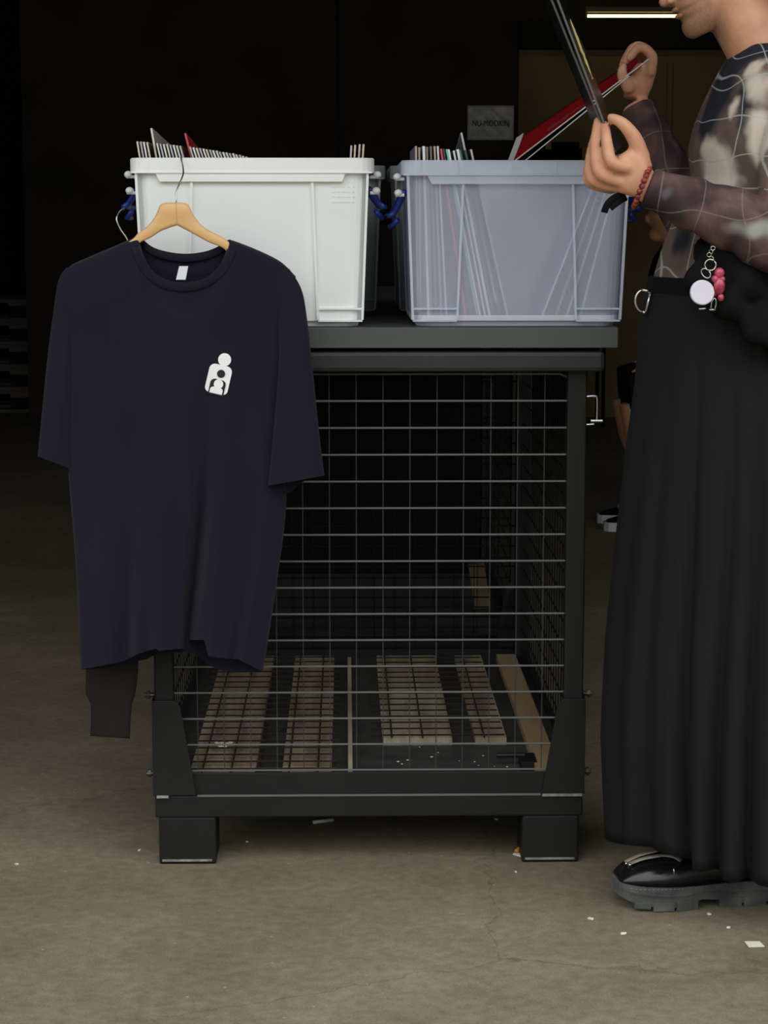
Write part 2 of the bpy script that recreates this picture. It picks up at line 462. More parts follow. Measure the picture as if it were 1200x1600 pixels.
cu = bpy.data.curves.new('txt', 'FONT'); cu.body = 'NU-MODKIN'; cu.size = 0.052; cu.align_x = 'CENTER'; cu.align_y = 'CENTER'; cu.extrude = 0.001
to = bpy.data.objects.new('txt', cu); COL.objects.link(to)
dg = bpy.context.evaluated_depsgraph_get(); dg.update()
me = bpy.data.meshes.new_from_object(to.evaluated_get(dg)); bpy.data.objects.remove(to)
bm = bmesh.new(); bm.from_mesh(me)
for v in bm.verts: v.co = Vector((v.co.x * 0.76 + (p0.x + p1.x) / 2, SYY - 0.0105 - v.co.z, v.co.y + (p0.z + p1.z) / 2 - 0.005))
obj('lettering', bm, M['signtext'], t)
for (px, py) in ((742, 172), (797, 178), (735, 214), (797, 215)):
    bm = bmesh.new()
    c = W(px, py, SYY - 0.010); obox(bm, c, Vector((.8, 0, .5)).normalized(), Vector((0, 1, 0)), Vector((-.5, 0, .8)).normalized(), 0.018, 0.0008, 0.006)
    obj('tape', bm, M['whitep'], t)

# black cabinet and yellow box in front of the back wall
def boxthing(name, label, cat, x0, x1, y0, y1, z0, z1, m, lip=None):
    t = thing(name, label, cat, ((x0 + x1) / 2, (y0 + y1) / 2, z0))
    bm = bmesh.new(); box(bm, x0, x1, y0, y1, z0, z1)
    obj('carcass', bm, m, t, bevel=0.01)
    return t
a = W(832, 222, 8.6); b = W(906, 209, 8.6)
t = boxthing('storage_cabinet', 'tall black cabinet silhouetted against the lamplit brown back wall', 'cabinet', a.x, b.x, 8.6, 9.1, 0, a.z, M['black'])
bm = bmesh.new(); box(bm, a.x + 0.02, (a.x + b.x) / 2 - 0.003, 8.58, 8.6, 0.06, a.z - 0.05); obj('door', bm, M['black'], t)
bm = bmesh.new(); box(bm, (a.x + b.x) / 2 + 0.003, b.x - 0.02, 8.58, 8.6, 0.06, a.z - 0.05); obj('door', bm, M['black'], t)
c = W(857, 225, 8.57)
bm = bmesh.new(); box(bm, c.x - 0.016, c.x + 0.016, 8.565, 8.58, c.z - 0.03, c.z + 0.03); obj('tag', bm, M['ybox'], t, label='small beige tag')
a = W(909, 252, 8.7); b = W(926, 231, 8.7)
t = thing('storage_box', 'small yellow card box standing right of the black cabinet, on a stand', 'box', ((a.x + b.x) / 2, 8.75, a.z))
bm = bmesh.new(); box(bm, a.x, b.x + 0.08, 8.7, 8.95, a.z - 0.05, b.z); obj('carton', bm, M['ybox'], t, bevel=0.004)
bm = bmesh.new(); box(bm, a.x + 0.005, b.x + 0.075, 8.698, 8.705, b.z - 0.02, b.z - 0.004); obj('lid_edge', bm, M['ybox'], t)
st = thing('box_stand', 'dark narrow stand carrying the yellow box, right of the black cabinet', 'stand', (a.x + 0.1, 8.8, 0))
bm = bmesh.new(); box(bm, a.x - 0.02, b.x + 0.1, 8.66, 9.0, a.z - 0.08, a.z - 0.05); obj('shelf_board', bm, M['black'], st)
for xx in (a.x - 0.01, b.x + 0.07):
    for yy in (8.67, 8.97):
        bm = bmesh.new(); box(bm, xx, xx + 0.02, yy, yy + 0.02, 0, a.z - 0.08); obj('leg', bm, M['black'], st)

# stacked pallets in the recess at the left
def pallet(x0, y0, z0, label):
    t = thing('wooden_pallet', label, 'pallet', (x0, y0, z0), 'pallets stacked in the dark recess')
    bm = bmesh.new()
    for k in range(5):
        box(bm, x0 - 1.2, x0, y0 + k * 0.17, y0 + k * 0.17 + 0.12, z0 + 0.122, z0 + 0.144)
    obj('deck_boards', bm, M['pallet'], t)
    for k in range(3):
        for j in range(3):
            bm = bmesh.new(); xx = x0 - 0.14 - j * 0.53
            box(bm, xx, xx + 0.14, y0 + k * 0.33, y0 + k * 0.33 + 0.1, z0 + 0.022, z0 + 0.1); obj('block', bm, M['nearblack'], t)  # blocks darker than the boards
    bm = bmesh.new()
    for k in range(3): box(bm, x0 - 1.2, x0, y0 + k * 0.33, y0 + k * 0.33 + 0.1, z0, z0 + 0.022)
    for j in range(3): box(bm, x0 - 0.14 - j * 0.53, x0 - j * 0.53, y0, y0 + 0.8, z0 + 0.1, z0 + 0.122)
    obj('bottom_boards', bm, M['pallet'], t)
xr = W(43, 560, 9.4).x
for k, lb in enumerate(['bottom wooden pallet of the stack in the dark recess, on the floor', 'second wooden pallet up in the stack in the dark recess',
                        'third wooden pallet up in the stack in the dark recess', 'fourth wooden pallet up in the stack in the dark recess',
                        'topmost wooden pallet of the stack in the dark recess']):
    pallet(xr - 0.02, 9.7, k * 0.146, lb)

# ================================================================ CAGE
CX = W(577, 1345, 0).x
def cz(py): return W(577, py, 0).z
HW = 0.404
def mesh_panel(bm, p0, ux, n_long, step_u, z_list, r1, r2, off, normal):
    pass
def build_cage():
    t = thing('mesh_pallet_cage', 'front black steel mesh pallet cage carrying the table board and record crates', 'cage', (CX, 0.6, 0),)
    x0, x1 = CX - HW, CX + HW
    zft, zb1, zb2 = 0.092, cz(1242), cz(1208)
    for sx in (0, 1):
        for sy in (0, 1):
            a = x0 + 0.006 if sx == 0 else x1 - 0.006 - 0.108
            y = 0.004 if sy == 0 else 1.2 - 0.004 - 0.11
            bm = bmesh.new(); box(bm, a, a + 0.108, y, y + 0.11, 0.0, zft)
            f = obj('foot', bm, M['steel'], t, bevel=0.004)
            if sy == 0:
                bm = bmesh.new(); box(bm, a + 0.006, a + 0.1, y - 0.002, y, 0.006, 0.010)
                obj('worn_edge', bm, M['scuff'], f, label='bare scraped lower edge')
    bm = bmesh.new()
    box(bm, x0, x1, 0, 0.045, zft, zb1); box(bm, x0, x1, 1.155, 1.2, zft, zb1)
    box(bm, x0, x0 + 0.045, 0.045, 1.155, zft, zb1); box(bm, x1 - 0.045, x1, 0.045, 1.155, zft, zb1)
    obj('base_frame', bm, M['steel'], t, bevel=0.003)
    bm = bmesh.new()
    box(bm, x0 + 0.03, x1 - 0.03, 0.006, 0.012, zb1, zb2); box(bm, x0 + 0.03, x1 - 0.03, 1.188, 1.194, zb1, zb2)
    box(bm, x0 + 0.006, x0 + 0.012, 0.02, 1.18, zb1, zb2); box(bm, x1 - 0.012, x1 - 0.006, 0.02, 1.18, zb1, zb2)
    obj('kick_plate', bm, M['steel'], t, bevel=0.001)
    bm = bmesh.new(); box(bm, x0 + 0.08, x1 - 0.08, -0.0012, 0.004, zb1 - 0.002, zb1 + 0.001)
    obj('frame_edge', bm, M['wire'], t, label='lighter worn top edge of the base frame')
    # corner gusset plates
    zt = cz(1093)
    for sx in (-1, 1):
        for y0, y1 in ((-0.004, 0.002), (1.198, 1.204)):
            e = CX + sx * HW
            pts = [(e + sx * 0.003, zb1 + 0.001), (e - sx * 0.078, zb1 + 0.001), (e - sx * 0.05, zt - 0.012), (e - sx * 0.043, zt - 0.003), (e - sx * 0.037, zt), (e + sx * 0.003, zt)]
            bm = bmesh.new(); prism_xz(bm, pts, y0, y1)
            g = obj('gusset_plate', bm, M['steel'], t, bevel=0.001)
            if y0 < 0:
                bm = bmesh.new()
                l = 0.075 if sx > 0 else 0.022
                xa = e - sx * 0.077 if sx > 0 else e + 0.004
                box(bm, xa, xa + l, -0.0065, -0.004, zb1 - 0.003, zb1 + 0.002)
                obj('weld_seam', bm, M['scuff'], g, label='bright bare weld seam')
        bm = bmesh.new(); e = CX + sx * HW
        box(bm, min(e, e + sx * 0.003), max(e, e + sx * 0.003), 0.0, 0.08, zb1, zt)
        obj('gusset_side', bm, M['steel'], t)
        for zz in (cz(1090), cz(1213)):
            bm = bmesh.new(); cyl(bm, (e + sx * 0.008, 0.03, zz), (1, 0, 0), 0.0045, 0.02, 10); cyl(bm, (e + sx * 0.012, 0.03, zz), (1, 0, 0), 0.008, 0.006, 6)
            obj('bolt', bm, M['bolt'], t)
    # posts
    ztop = 0.945
    for sx in (-1, 1):
        for y0 in (0.004, 1.156):
            bm = bmesh.new(); e = CX + sx * (HW - 0.001)
            box(bm, min(e, e - sx * 0.036), max(e, e - sx * 0.036), y0, y0 + 0.04, zb1, ztop)
            obj('post', bm, M['steel'], t, bevel=0.003)
    # top rail, wider than the posts, rounded
    hr = 0.432; zr0, zr1 = cz(580), cz(548)
    bm = bmesh.new()
    box(bm, CX - hr, CX + hr, -0.026, 0.05, zr0, zr1); box(bm, CX - hr, CX + hr, 1.15, 1.226, zr0, zr1)
    box(bm, CX - hr, CX - hr + 0.06, 0.05, 1.15, zr0, zr1); box(bm, CX + hr - 0.06, CX + hr, 0.05, 1.15, zr0, zr1)
    obj('top_rail', bm, M['steel2'], t, bevel=0.008)
    # wire panels, 50 mm grid
    zs = [0.9285 - 0.05 * k for k in range(16)]
    xs = [W(514, 600, 0.02).x + 0.05 * k for k in range(-6, 9)]
    for nm, yy in (('front', 0.018), ('back', 1.182)):
        bm = bmesh.new()
        for k, z in enumerate(zs):
            xe = CX + HW - 0.05 if k == 0 else CX + HW - 0.037
            tube(bm, [(CX - HW + 0.037, yy, z), (xe, yy, z)] + ([(CX + HW - 0.02, yy + 0.01, z - 0.014)] if k == 0 else []), 0.0019, 6)
        wp = obj('wire_panel', bm, M['wire'] if yy < 1 else M['shadewire'], t)
        bm = bmesh.new()
        for x in xs:
            tube(bm, [(x, yy + 0.0028, 0.176), (x, yy + 0.0028, 0.930)], 0.0011, 6)
        obj('upright_wires', bm, M['wire2'] if yy < 1 else M['shadewire'], wp, label='thinner darker upright wires')
    ys = [0.05 + 0.05 * k for k in range(23)]
    for sx in (-1, 1):
        bm = bmesh.new(); xx = CX + sx * (HW - 0.02)
        for z in zs: tube(bm, [(xx, 0.04, z), (xx, 1.16, z)], 0.0017, 5)
        for y in ys: tube(bm, [(xx - sx * 0.003, y, 0.178), (xx - sx * 0.003, y, 0.936)], 0.0013, 5)
        obj('wire_panel', bm, M['shadewire'], t)
    # latch on the right side
    bm = bmesh.new(); e = CX + HW; za, zb = cz(622), cz(660)
    tube(bm, smoothpath([(e - 0.004, 0.02, za), (e + 0.016, 0.02, za + 0.001), (e + 0.02, 0.02, za - 0.006), (e + 0.02, 0.02, zb)], 4), 0.0025, 8)
    tube(bm, [(e + 0.008, 0.02, zb), (e + 0.03, 0.02, zb)], 0.0035, 8); tube(bm, [(e - 0.002, 0.02, zb - 0.007), (e + 0.014, 0.02, zb - 0.006)], 0.002, 8)
    obj('latch', bm, M['hook'], t)
    # floor of the cage
    zf = 0.15
    bm = bmesh.new(); box(bm, x0 + 0.012, x1 - 0.012, 0.012, 1.188, zf - 0.012, zf)
    obj('floor_sheet', bm, M['rubber'], t)
    yb = 1.15
    def plank(pa, pb, py, ya, m, h=0.016):
        a = G(pa, py, zf + h); b = G(pb, py, zf + h)
        bm = bmesh.new(); box(bm, a.x, b.x, ya, yb, zf, zf + h); obj('floor_plank', bm, m, t, bevel=0.001)
    plank(297, 399, 1203, 0.03, M['wood']); plank(441, 518, 1203, 0.03, M['wood'])
    plank(598, 707, 1153, G(600, 1153, zf + 0.016).y, M['wood2']); plank(743, 792, 1153, G(600, 1153, zf + 0.016).y, M['wood'])
    plank(840, 878, 1206, 0.03, M['wood3'], 0.018)
    a = G(544, 1203, zf + 0.012); b = G(551, 1203, zf + 0.012)
    bm = bmesh.new(); box(bm, a.x, b.x, 0.03, yb, zf, zf + 0.012); obj('centre_strip', bm, M['wood2'], t)
    bm = bmesh.new(); a = G(776, 1180, zf + 0.02)
    tube(bm, [(a.x, a.y, zf + 0.02), (a.x + 0.055, a.y, zf + 0.02)], 0.005, 8); box(bm, a.x + 0.045, a.x + 0.075, a.y - 0.05, a.y + 0.02, zf, zf + 0.02)
    obj('hinge_pin', bm, M['steel'], t)
    # flat wire mats fixed over the planks
    for (pa, pb, n, y0) in ((300, 520, 5, 0.04), (590, 790, 4, G(600, 1153, zf + 0.02).y)):
        a = G(pa, 1180, zf + 0.025); b = G(pb, 1180, zf + 0.025)
        bm = bmesh.new()
        k = 0
        while y0 + k * 0.055 < 1.14:
            y = y0 + k * 0.055; tube(bm, [(a.x - 0.01, y, zf + 0.026), (b.x + 0.01, y, zf + 0.026)], 0.002, 5); k += 1
        for i in range(n):
            x = a.x + (b.x - a.x) * (i + 0.5) / n
            tube(bm, [(x, y0 - 0.01, zf + 0.023), (x, 1.15, zf + 0.022)], 0.002, 5)
        obj('wire_mat', bm, M['rust'], t)
    return t
cage = build_cage()
c2 = copy_tree(cage, None, (0, 1.3, 0))
for ch in list(c2.children):
    if ch.name.split('.')[0] in ('floor_plank', 'wire_mat', 'centre_strip', 'hinge_pin', 'latch', 'frame_edge', 'wire_panel'):
        if ch.name.startswith('wire_panel'):
            ch.data = ch.data.copy(); ch.data.materials[0] = M['shadewire']
            for g_ in ch.children: g_.data = g_.data.copy(); g_.data.materials[0] = M['shadewire']
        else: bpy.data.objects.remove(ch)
bm = bmesh.new(); box(bm, CX - HW + 0.04, CX + HW - 0.04, 2.45, 2.455, 0.14, 0.94)  # added sheet, keeps the view through the rear cage black like deep shade
obj('added_shade_sheet', bm, M['black'], c2, label='added dark sheet standing in for shade at the far end')
c2['label'] = 'second black mesh pallet cage standing in the dark directly behind the front one'

# table boards
tb0 = W(189, 527, -0.02).x; tb1 = W(965, 527, -0.02).x
ZT = W(600, 511, -0.03).z; ZTB = W(600, 544, -0.03).z
def board(y0, y1, label):
    t = thing('table_board', label, 'table board', ((tb0 + tb1) / 2, y0, ZTB))
    bm = bmesh.new(); box(bm, tb0, tb1, y0, y1, ZTB, ZT - 0.001); obj('board_core', bm, M['top'], t, bevel=0.0015)
    bm = bmesh.new(); box(bm, tb0 + 0.003, tb1 - 0.003, y0 + 0.004, y1 - 0.004, ZT - 0.001, ZT); obj('black_face', bm, M['topface'], t)
board(-0.03, 1.24, 'long charcoal board lying on the front mesh cage under the record crates')
board(1.245, 2.5, 'charcoal board lying on the rear mesh cage in the dark')
# timber standing in the rear cage (brown stick)
a = W(744, 880, 1.9); b = W(756, 965, 1.75)
bm = bmesh.new()
ax = (a - b).normalized(); sd = ax.cross(Vector((0, 1, 0))).normalized()
bb = b + (b - a).normalized() * ((b.z - 0.168) / (a.z - b.z) * (a - b).length)
obox(bm, (a + bb) / 2, sd, Vector((0, 1, 0)), ax, 0.022, 0.009, (a - bb).length / 2)
tag(obj('timber_offcut', bm, M['oldwood']), 'brown timber offcut leaning inside the rear mesh cage', 'timber')
# white scraps on the left plank
for (px0, px1, lb) in ((339, 343, 'small white sliver of paper on the left cage plank'), (346, 356, 'small white v-shaped paper scrap on the left cage plank')):
    bm = bmesh.new(); c = G((px0 + px1) / 2, 1163, 0.181)
    if px0 == 339: obox(bm, c, Vector((1, 0.3, 0)).normalized(), Vector((-0.3, 1, 0)).normalized(), Vector((0, 0, 1)), 0.0036, 0.018, 0.001)
    else:
        obox(bm, c + Vector((-0.003, 0, 0)), Vector((1, 0.3, 0)).normalized(), Vector((-0.3, 1, 0)).normalized(), Vector((0, 0, 1)), 0.0034, 0.018, 0.001)
        obox(bm, c + Vector((0.004, 0, 0.0004)), Vector((1, -0.5, 0)).normalized(), Vector((0.5, 1, 0)).normalized(), Vector((0, 0, 1)), 0.0034, 0.019, 0.001)
    tag(obj('paper_scrap', bm, M['paper']), lb, 'paper scrap')

# ================================================================ CRATES
def rrect(x0, x1, y0, y1, r, z, n=5):
    out = []
    for cx, cy, a0 in ((x1 - r, y1 - r, 0), (x0 + r, y1 - r, 90), (x0 + r, y0 + r, 180), (x1 - r, y0 + r, 270)):
        for k in range(n + 1):
            a = R_(a0 + 90 * k / n); out.append(Vector((cx + r * math.cos(a), cy + r * math.sin(a), z)))
    return out
def crate(name, label, x0, x1, y0, z0, m, mr, handles=True, grp=None, hz=0.0, rz=0.0, CH=0.304, mb=None):
    y1 = y0 + 0.39
    t = thing(name, label, 'storage box', ((x0 + x1) / 2, (y0 + y1) / 2, z0), grp)
    bm = bmesh.new()
    def ins(d, z, r=0.028): return rrect(x0 + d, x1 - d, y0 + d, y1 - d, r, z0 + z)
    def taper(z): return 0.009 + 0.012 * (1 - z / CH)
    outer = [ins(0.030, 0.0), ins(0.027, 0.009), ins(taper(0.010), 0.010), ins(taper(0.02), 0.02)] + [ins(taper(z), z) for z in (0.1, 0.2, 0.28, CH - 0.001)]
    inner = [ins(taper(z) + 0.003, z, 0.026) for z in (CH - 0.001, 0.2, 0.1, 0.014)]
    rings(bm, outer + inner)
    # raised ribs and frames on the front and back
    def fr(x, z): return y0 + taper(z) - 0.004
    w_ = x1 - x0
    for face in (0, 1):
        def yy(z): return (y0 + taper(z) - 0.0055) if face == 0 else (y1 - taper(z) + 0.0055)
        s = 1 if face == 0 else -1
        for side in (-1, 1):
            xc = (x0 + x1) / 2
            xi = xc + side * (w_ / 2 - 0.113); xo = xc + side * (w_ / 2 - 0.012); xib = xi - side * -0.010; xob = xo - side * 0.010
            # inner vertical rib
            for (xa, xb) in ((xi, xib), (xo, xob)):
                rings(bm, [[Vector((x + dx, yy(z) + s * dy, z0 + z)) for dx, dy in ((-0.0022, -0.001), (0.0022, -0.001), (0.0022, 0.006), (-0.0022, 0.006))] for x, z in ((xa, CH - 0.024), (xb, 0.012))], mi=1)
            for z in (0.010, 0.032):
                xa, xb = sorted((xib, xob)); box(bm, xa, xb, min(yy(z), yy(z) + s * 0.006), max(yy(z), yy(z) + s * 0.006), z0 + z - 0.0016, z0 + z + 0.0016, 1)
    # rows of small dimples
        xr_ = x1 - 0.075
        if face == 0:
            for i in range(5):
                for j in range(5):
                    box(bm, xr_ + i * 0.009, xr_ + i * 0.009 + 0.0018, yy(0.24) + 0.003, yy(0.24) + 0.006, z0 + 0.225 + j * 0.009, z0 + 0.2268 + j * 0.009)
    body_ = obj('body', bm, [m, mr, mb or m], t)
    for pl in body_.data.polygons:
        c_ = pl.center + t.location
        if pl.material_index == 0 and (c_.y > y1 - 0.035 or c_.z < z0 + 0.016): pl.material_index = 2  # back wall and floor take the brightened copy where one is given
    # rim: hollow band with ticks and the lip below
    bm = bmesh.new()
    o = [rrect(x0, x1, y0, y1, 0.03, z0 + CH - 0.026), rrect(x0, x1, y0, y1, 0.03, z0 + CH - 0.002), rrect(x0 + 0.002, x1 - 0.002, y0 + 0.002, y1 - 0.002, 0.03, z0 + CH)]
    i_ = [rrect(x0 + 0.009, x1 - 0.009, y0 + 0.009, y1 - 0.009, 0.028, z0 + CH), rrect(x0 + 0.009, x1 - 0.009, y0 + 0.009, y1 - 0.009, 0.028, z0 + CH - 0.004)]
    i2 = [rrect(x0 + 0.002, x1 - 0.002, y0 + 0.002, y1 - 0.002, 0.029, z0 + CH - 0.004), rrect(x0 + 0.002, x1 - 0.002, y0 + 0.002, y1 - 0.002, 0.029, z0 + CH - 0.026)]
    rings(bm, o + i_ + i2, False, False)
    box(bm, x0 + 0.004, x1 - 0.004, y0 - 0.0015, y0 + 0.008, z0 + CH - 0.0275, z0 + CH - 0.025)
    for f in (0.08, 0.24, 0.47, 0.66, 0.92):
        xx = x0 + (x1 - x0) * f; box(bm, xx - 0.001, xx + 0.001, y0 - 0.001, y0 + 0.008, z0 + CH - 0.024, z0 + CH - 0.004)
    obj('rim', bm, mr, t)
    xa, xb = x0 + 0.047, x1 - 0.052
    for f, yA, yB in ((0, y0 + 0.001, y0 + 0.010), (1, y1 - 0.010, y1 - 0.001)):
        bm = bmesh.new(); prism_xz(bm, [(xa, z0 + CH - 0.0275), (xb, z0 + CH - 0.0275), (xb - 0.006, z0 + CH - 0.043), (xa + 0.008, z0 + CH - 0.043)], yA, yB)
        obj('grip_lip', bm, mr, t, bevel=0.001)
    if handles:
        for side in (-1, 1):
            xs_ = x0 if side < 0 else x1
            zt = z0 + CH - 0.045
            ya, yb = y0 + 0.10, y1 - 0.10
            out = 0.019
            dz = hz if side > 0 else rz
            pts = [(xs_ - side * 0.010, ya - 0.03, zt - 0.008), (xs_ + side * 0.010, ya - 0.012, zt - 0.036 - dz), (xs_ + side * out, ya, zt - 0.042 - dz),
                   (xs_ + side * out, yb, zt - 0.042 - dz), (xs_ + side * 0.010, yb + 0.012, zt - 0.036 - dz), (xs_ - side * 0.010, yb + 0.03, zt - 0.008)]
            bm = bmesh.new(); tube(bm, smoothpath(pts, 4), 0.0064, 8, flat=0.8)
            tube(bm, [(xs_ + side * 0.004, ya - 0.01, zt - 0.050 - dz), (xs_ + side * 0.015, ya + 0.01, zt - 0.062 - dz), (xs_ + side * 0.017, ya + 0.1, zt - 0.062 - dz)], 0.005, 8)
            obj('handle', bm, M['blue'], t, smooth=True)
            for k, zz in enumerate((zt + 0.016, zt - 0.013)):
                bm = bmesh.new(); ball(bm, (xs_ + side * (0.006 - 0.002 * k), y0 + 0.05, zz), 0.0075, 1, 1, 0.9, 12)
                cyl(bm, (xs_ + side * 0.001, y0 + 0.05, zz - 0.004), (1, 0, 0), 0.003, 0.016, 8)
                obj('clip_knob', bm, M['whitep'], t, smooth=False)
    return t
CY = -0.02
Z0 = ZT
wx0, wx1 = W(201, 260, CY).x, W(585, 260, CY).x
rx0, rx1 = W(627, 262, CY).x, W(993, 262, CY).x
crate('white_storage_crate', 'milky white plastic crate of records at the left front of the table board', wx0, wx1, CY, Z0, M['white_crate'], M['white_rim'], hz=0.0)
crate('clear_storage_crate', 'see-through bluish plastic crate of records at the right front of the table board', rx0, rx1, CY, Z0, M['clear_crate'], M['clear_rim'], rz=0.012, CH=0.300, mb=M['clear_bright'])
crate('grey_storage_crate', 'cloudy crate in the second row behind the white crate', wx0 + 0.03, wx1 + 0.030, CY + 0.5, Z0, M['rear_crate'], M['rear_crate'], handles=False)
crate('grey_storage_crate', 'cloudy crate in the second row behind the see-through crate', rx0 - 0.010, rx1 - 0.02, CY + 0.5, Z0, M['rear_crate'], M['rear_crate'], handles=False)

# ================================================================ RECORD SLEEVES
cardmats = {}
def card(c):
    if c not in cardmats: cardmats[c] = mat('card_%d_%d_%d' % c, c, 0.4, var=0.12, vscale=14)
    return cardmats[c]
def sleeve(xb, zb, ang, y0, cover, edge, label, group, h=0.315, th=0.0034, yaw=0.0, dep=0.315, roll=0.0):
    """bottom edge at (xb, zb); ang>0 leans its top to the left; yaw turns about the near edge; roll tips it in its own plane"""
    up = Vector((-math.sin(ang), 0, math.cos(ang)))
    dp = Vector((math.sin(yaw), math.cos(yaw), 0))
    nrm = dp.cross(up).normalized()
    up2 = up * math.cos(roll) - dp * math.sin(roll); dp2 = dp * math.cos(roll) + up * math.sin(roll)
    base = Vector((xb, y0, zb))
    c = base + up2 * (h / 2) + dp2 * (dep / 2)
    t = thing('record_sleeve', label, 'record', base, group)
    bm = bmesh.new()
    obox(bm, c, nrm, dp2, up2, th / 2, dep / 2, h / 2)
    obj('cover', bm, card(cover), t)
    bm = bmesh.new()
    obox(bm, base + up2 * (h / 2) - dp2 * 0.0004, nrm, dp2, up2, th / 2 + 0.0002, 0.0006, h / 2)
    obox(bm, base + up2 * (h + 0.0002) + dp2 * (dep / 2), nrm, dp2, up2, th / 2 + 0.0002, dep / 2, 0.0006)
    obj('spine', bm, card(edge), t)
    return t
palE = [(214, 206, 190), (196, 190, 180), (226, 222, 214), (150, 140, 124), (206, 198, 170), (180, 182, 186), (232, 230, 226), (110, 104, 98)]
def pale(c, f=0.6): return tuple(int(a * (1 - f) + b * f) for a, b in zip(c, (150, 172, 216)))
palN = ['cream', 'greyish', 'off-white', 'brownish', 'yellowish', 'bluish-grey', 'white', 'dark']
ORD = 'first second third fourth fifth sixth seventh eighth ninth tenth eleventh twelfth thirteenth fourteenth fifteenth sixteenth seventeenth eighteenth nineteenth twentieth twenty-first twenty-second twenty-third twenty-fourth twenty-fifth twenty-sixth twenty-seventh twenty-eighth twenty-ninth thirtieth thirty-first thirty-second thirty-third thirty-fourth'.split()
cnt = 0
palC = [(120, 110, 96), (60, 60, 64), (150, 146, 140), (90, 70, 60), (70, 84, 96), (170, 160, 140), (50, 48, 48)]
zb = Z0 + 0.0155
YS = CY + 0.032
# white crate, left row: tops measured from left to right, leaning more and more
n = 34
for i in range(n):
    f = i / (n - 1)
    px = 216 + 172 * f
    ang = R_(9 + 16 * f + random.uniform(-0.4, 0.4))
    top = W(px, 240, YS)
    h = 0.3215
    xb = top.x + math.sin(ang) * h * 0.97
    if i in (4, 5, 14, 15): continue
    ei = (i * 5 + i // 3) % len(palE)
    sleeve(xb, zb, ang, YS + random.uniform(0, 0.004), random.choice(palC), palE[ei],
           '%s-edged record sleeve, %s from the left in the packed white-crate row' % (palN[ei], ORD[cnt]), 'records packed in the left of the white crate', h=h, th=0.0026)
    cnt += 1
lean = R_(11)
def lifted(pxt, pyt, pxb, pyb, far_px, far_py, cover, edge, label, g=None, h=0.315, lift=None):
    a = W(pxt, pyt, YS); b = W(pxb, pyb, YS)
    up = (a - b).normalized()
    far = W(far_px, far_py, YS + 0.30)
    dep = (far - a); dep = (dep - up * dep.dot(up) * 0.0)
    dpn = dep.normalized(); nrm = dpn.cross(up).normalized()
    t = thing('record_sleeve', label, 'record', a - up * h, g)
    bm = bmesh.new()
    for s in (0,):
        vs = []
        for sn in (-0.0016, 0.0016):
            for (u_, v_) in ((0, 0), (0, 1), (1, 1), (1, 0)):
                vs.append(bm.verts.new(a + nrm * sn - up * (h * u_) + dpn * (0.315 * v_)))
        for fc in ((0, 1, 2, 3), (7, 6, 5, 4), (0, 4, 5, 1), (1, 5, 6, 2), (2, 6, 7, 3), (3, 7, 4, 0)): bm.faces.new([vs[k] for k in fc])
    obj('cover', bm, card(cover), t)
    bm = bmesh.new(); obox(bm, a - up * (h / 2) - dpn * 0.0006, nrm, dpn, up, 0.0018, 0.0006, h / 2); obj('spine', bm, card(edge), t)
    return t
def raised(pxt, pyt, ang, yaw, roll, cover, edge, label, h=0.315, th=0.003):
    top = W(pxt, pyt, YS)
    up = Vector((-math.sin(ang), 0, math.cos(ang)))
    b = top - up * h
    b.z += 0.0
    return sleeve(b.x, b.z, ang, YS, cover, edge, label, None, h=h, th=th, yaw=yaw, roll=roll)
raised(235, 200, R_(9.5), R_(0.4), R_(-3.0), (176, 172, 150), (222, 218, 198), 'beige-grey record sleeve pulled up out of the white crate', h=0.31)
raised(287.5, 207, R_(14), R_(0.4), R_(-4.5), (176, 16, 32), (196, 60, 66), 'dark red record sleeve pulled up out of the white crate', h=0.31)
for k, (px, py) in enumerate(((549, 228), (555, 227), (562, 226), (568, 226))):
    top = W(px, py, YS); h = 0.3155; ang = R_(-3.5)
    sleeve(top.x + math.sin(ang) * h, top.z - h * math.cos(ang), ang, YS, (40, 36, 34), (210, 190, 160) if k % 2 else (190, 184, 176),
           'pale-edged record sleeve, %s from the left, in the small right-end cluster of the white crate' % ORD[k], 'records at the right of the white crate', h=h, th=0.003)
# clear crate, left row
rows = [(650, 229, 653, 504, (196, 170, 150), (110, 80, 66)), (655, 231, 657, 504, (170, 160, 140), (70, 66, 60)), (662, 229, 670, 504, (240, 240, 238), (90, 96, 110)),
        (667, 230, 674, 504, (140, 130, 110), (50, 52, 60)), (673, 229, 682, 504, (120, 112, 96), (60, 66, 80)), (679, 229, 690, 504, (190, 170, 150), (80, 84, 96)),
        (684, 229, 698, 504, (226, 226, 232), (70, 74, 92)), (689, 233, 729, 504, (232, 84, 92), (120, 50, 60)), (693, 233, 738, 504, (60, 60, 70), (44, 48, 60)),
        (698, 234, 748, 504, (120, 214, 190), (60, 110, 110)), (701, 234, 752, 504, (240, 244, 242), (100, 120, 130)), (709, 236, 760, 504, (230, 232, 230), (50, 60, 70)),
        (715, 234, 767, 504, (244, 244, 240), (60, 74, 84)), (719, 235, 773, 504, (60, 130, 96), (40, 70, 60)),         (727, 235, 785, 504, (70, 80, 90), (66, 84, 104)), (736, 234, 795, 504, (210, 200, 186), (96, 116, 140))]
nmz = ['peach edge', 'brown edge', 'thick white edge', 'olive edge', 'tan edge', 'pinkish edge', 'lilac-white edge', 'bright red edge', 'black edge', 'mint green edge',
       'white edge beside the mint', 'white edge right of the mint', 'thick leaning white edge beside green', 'dark green edge', 'slate edge', 'rightmost light tan edge']
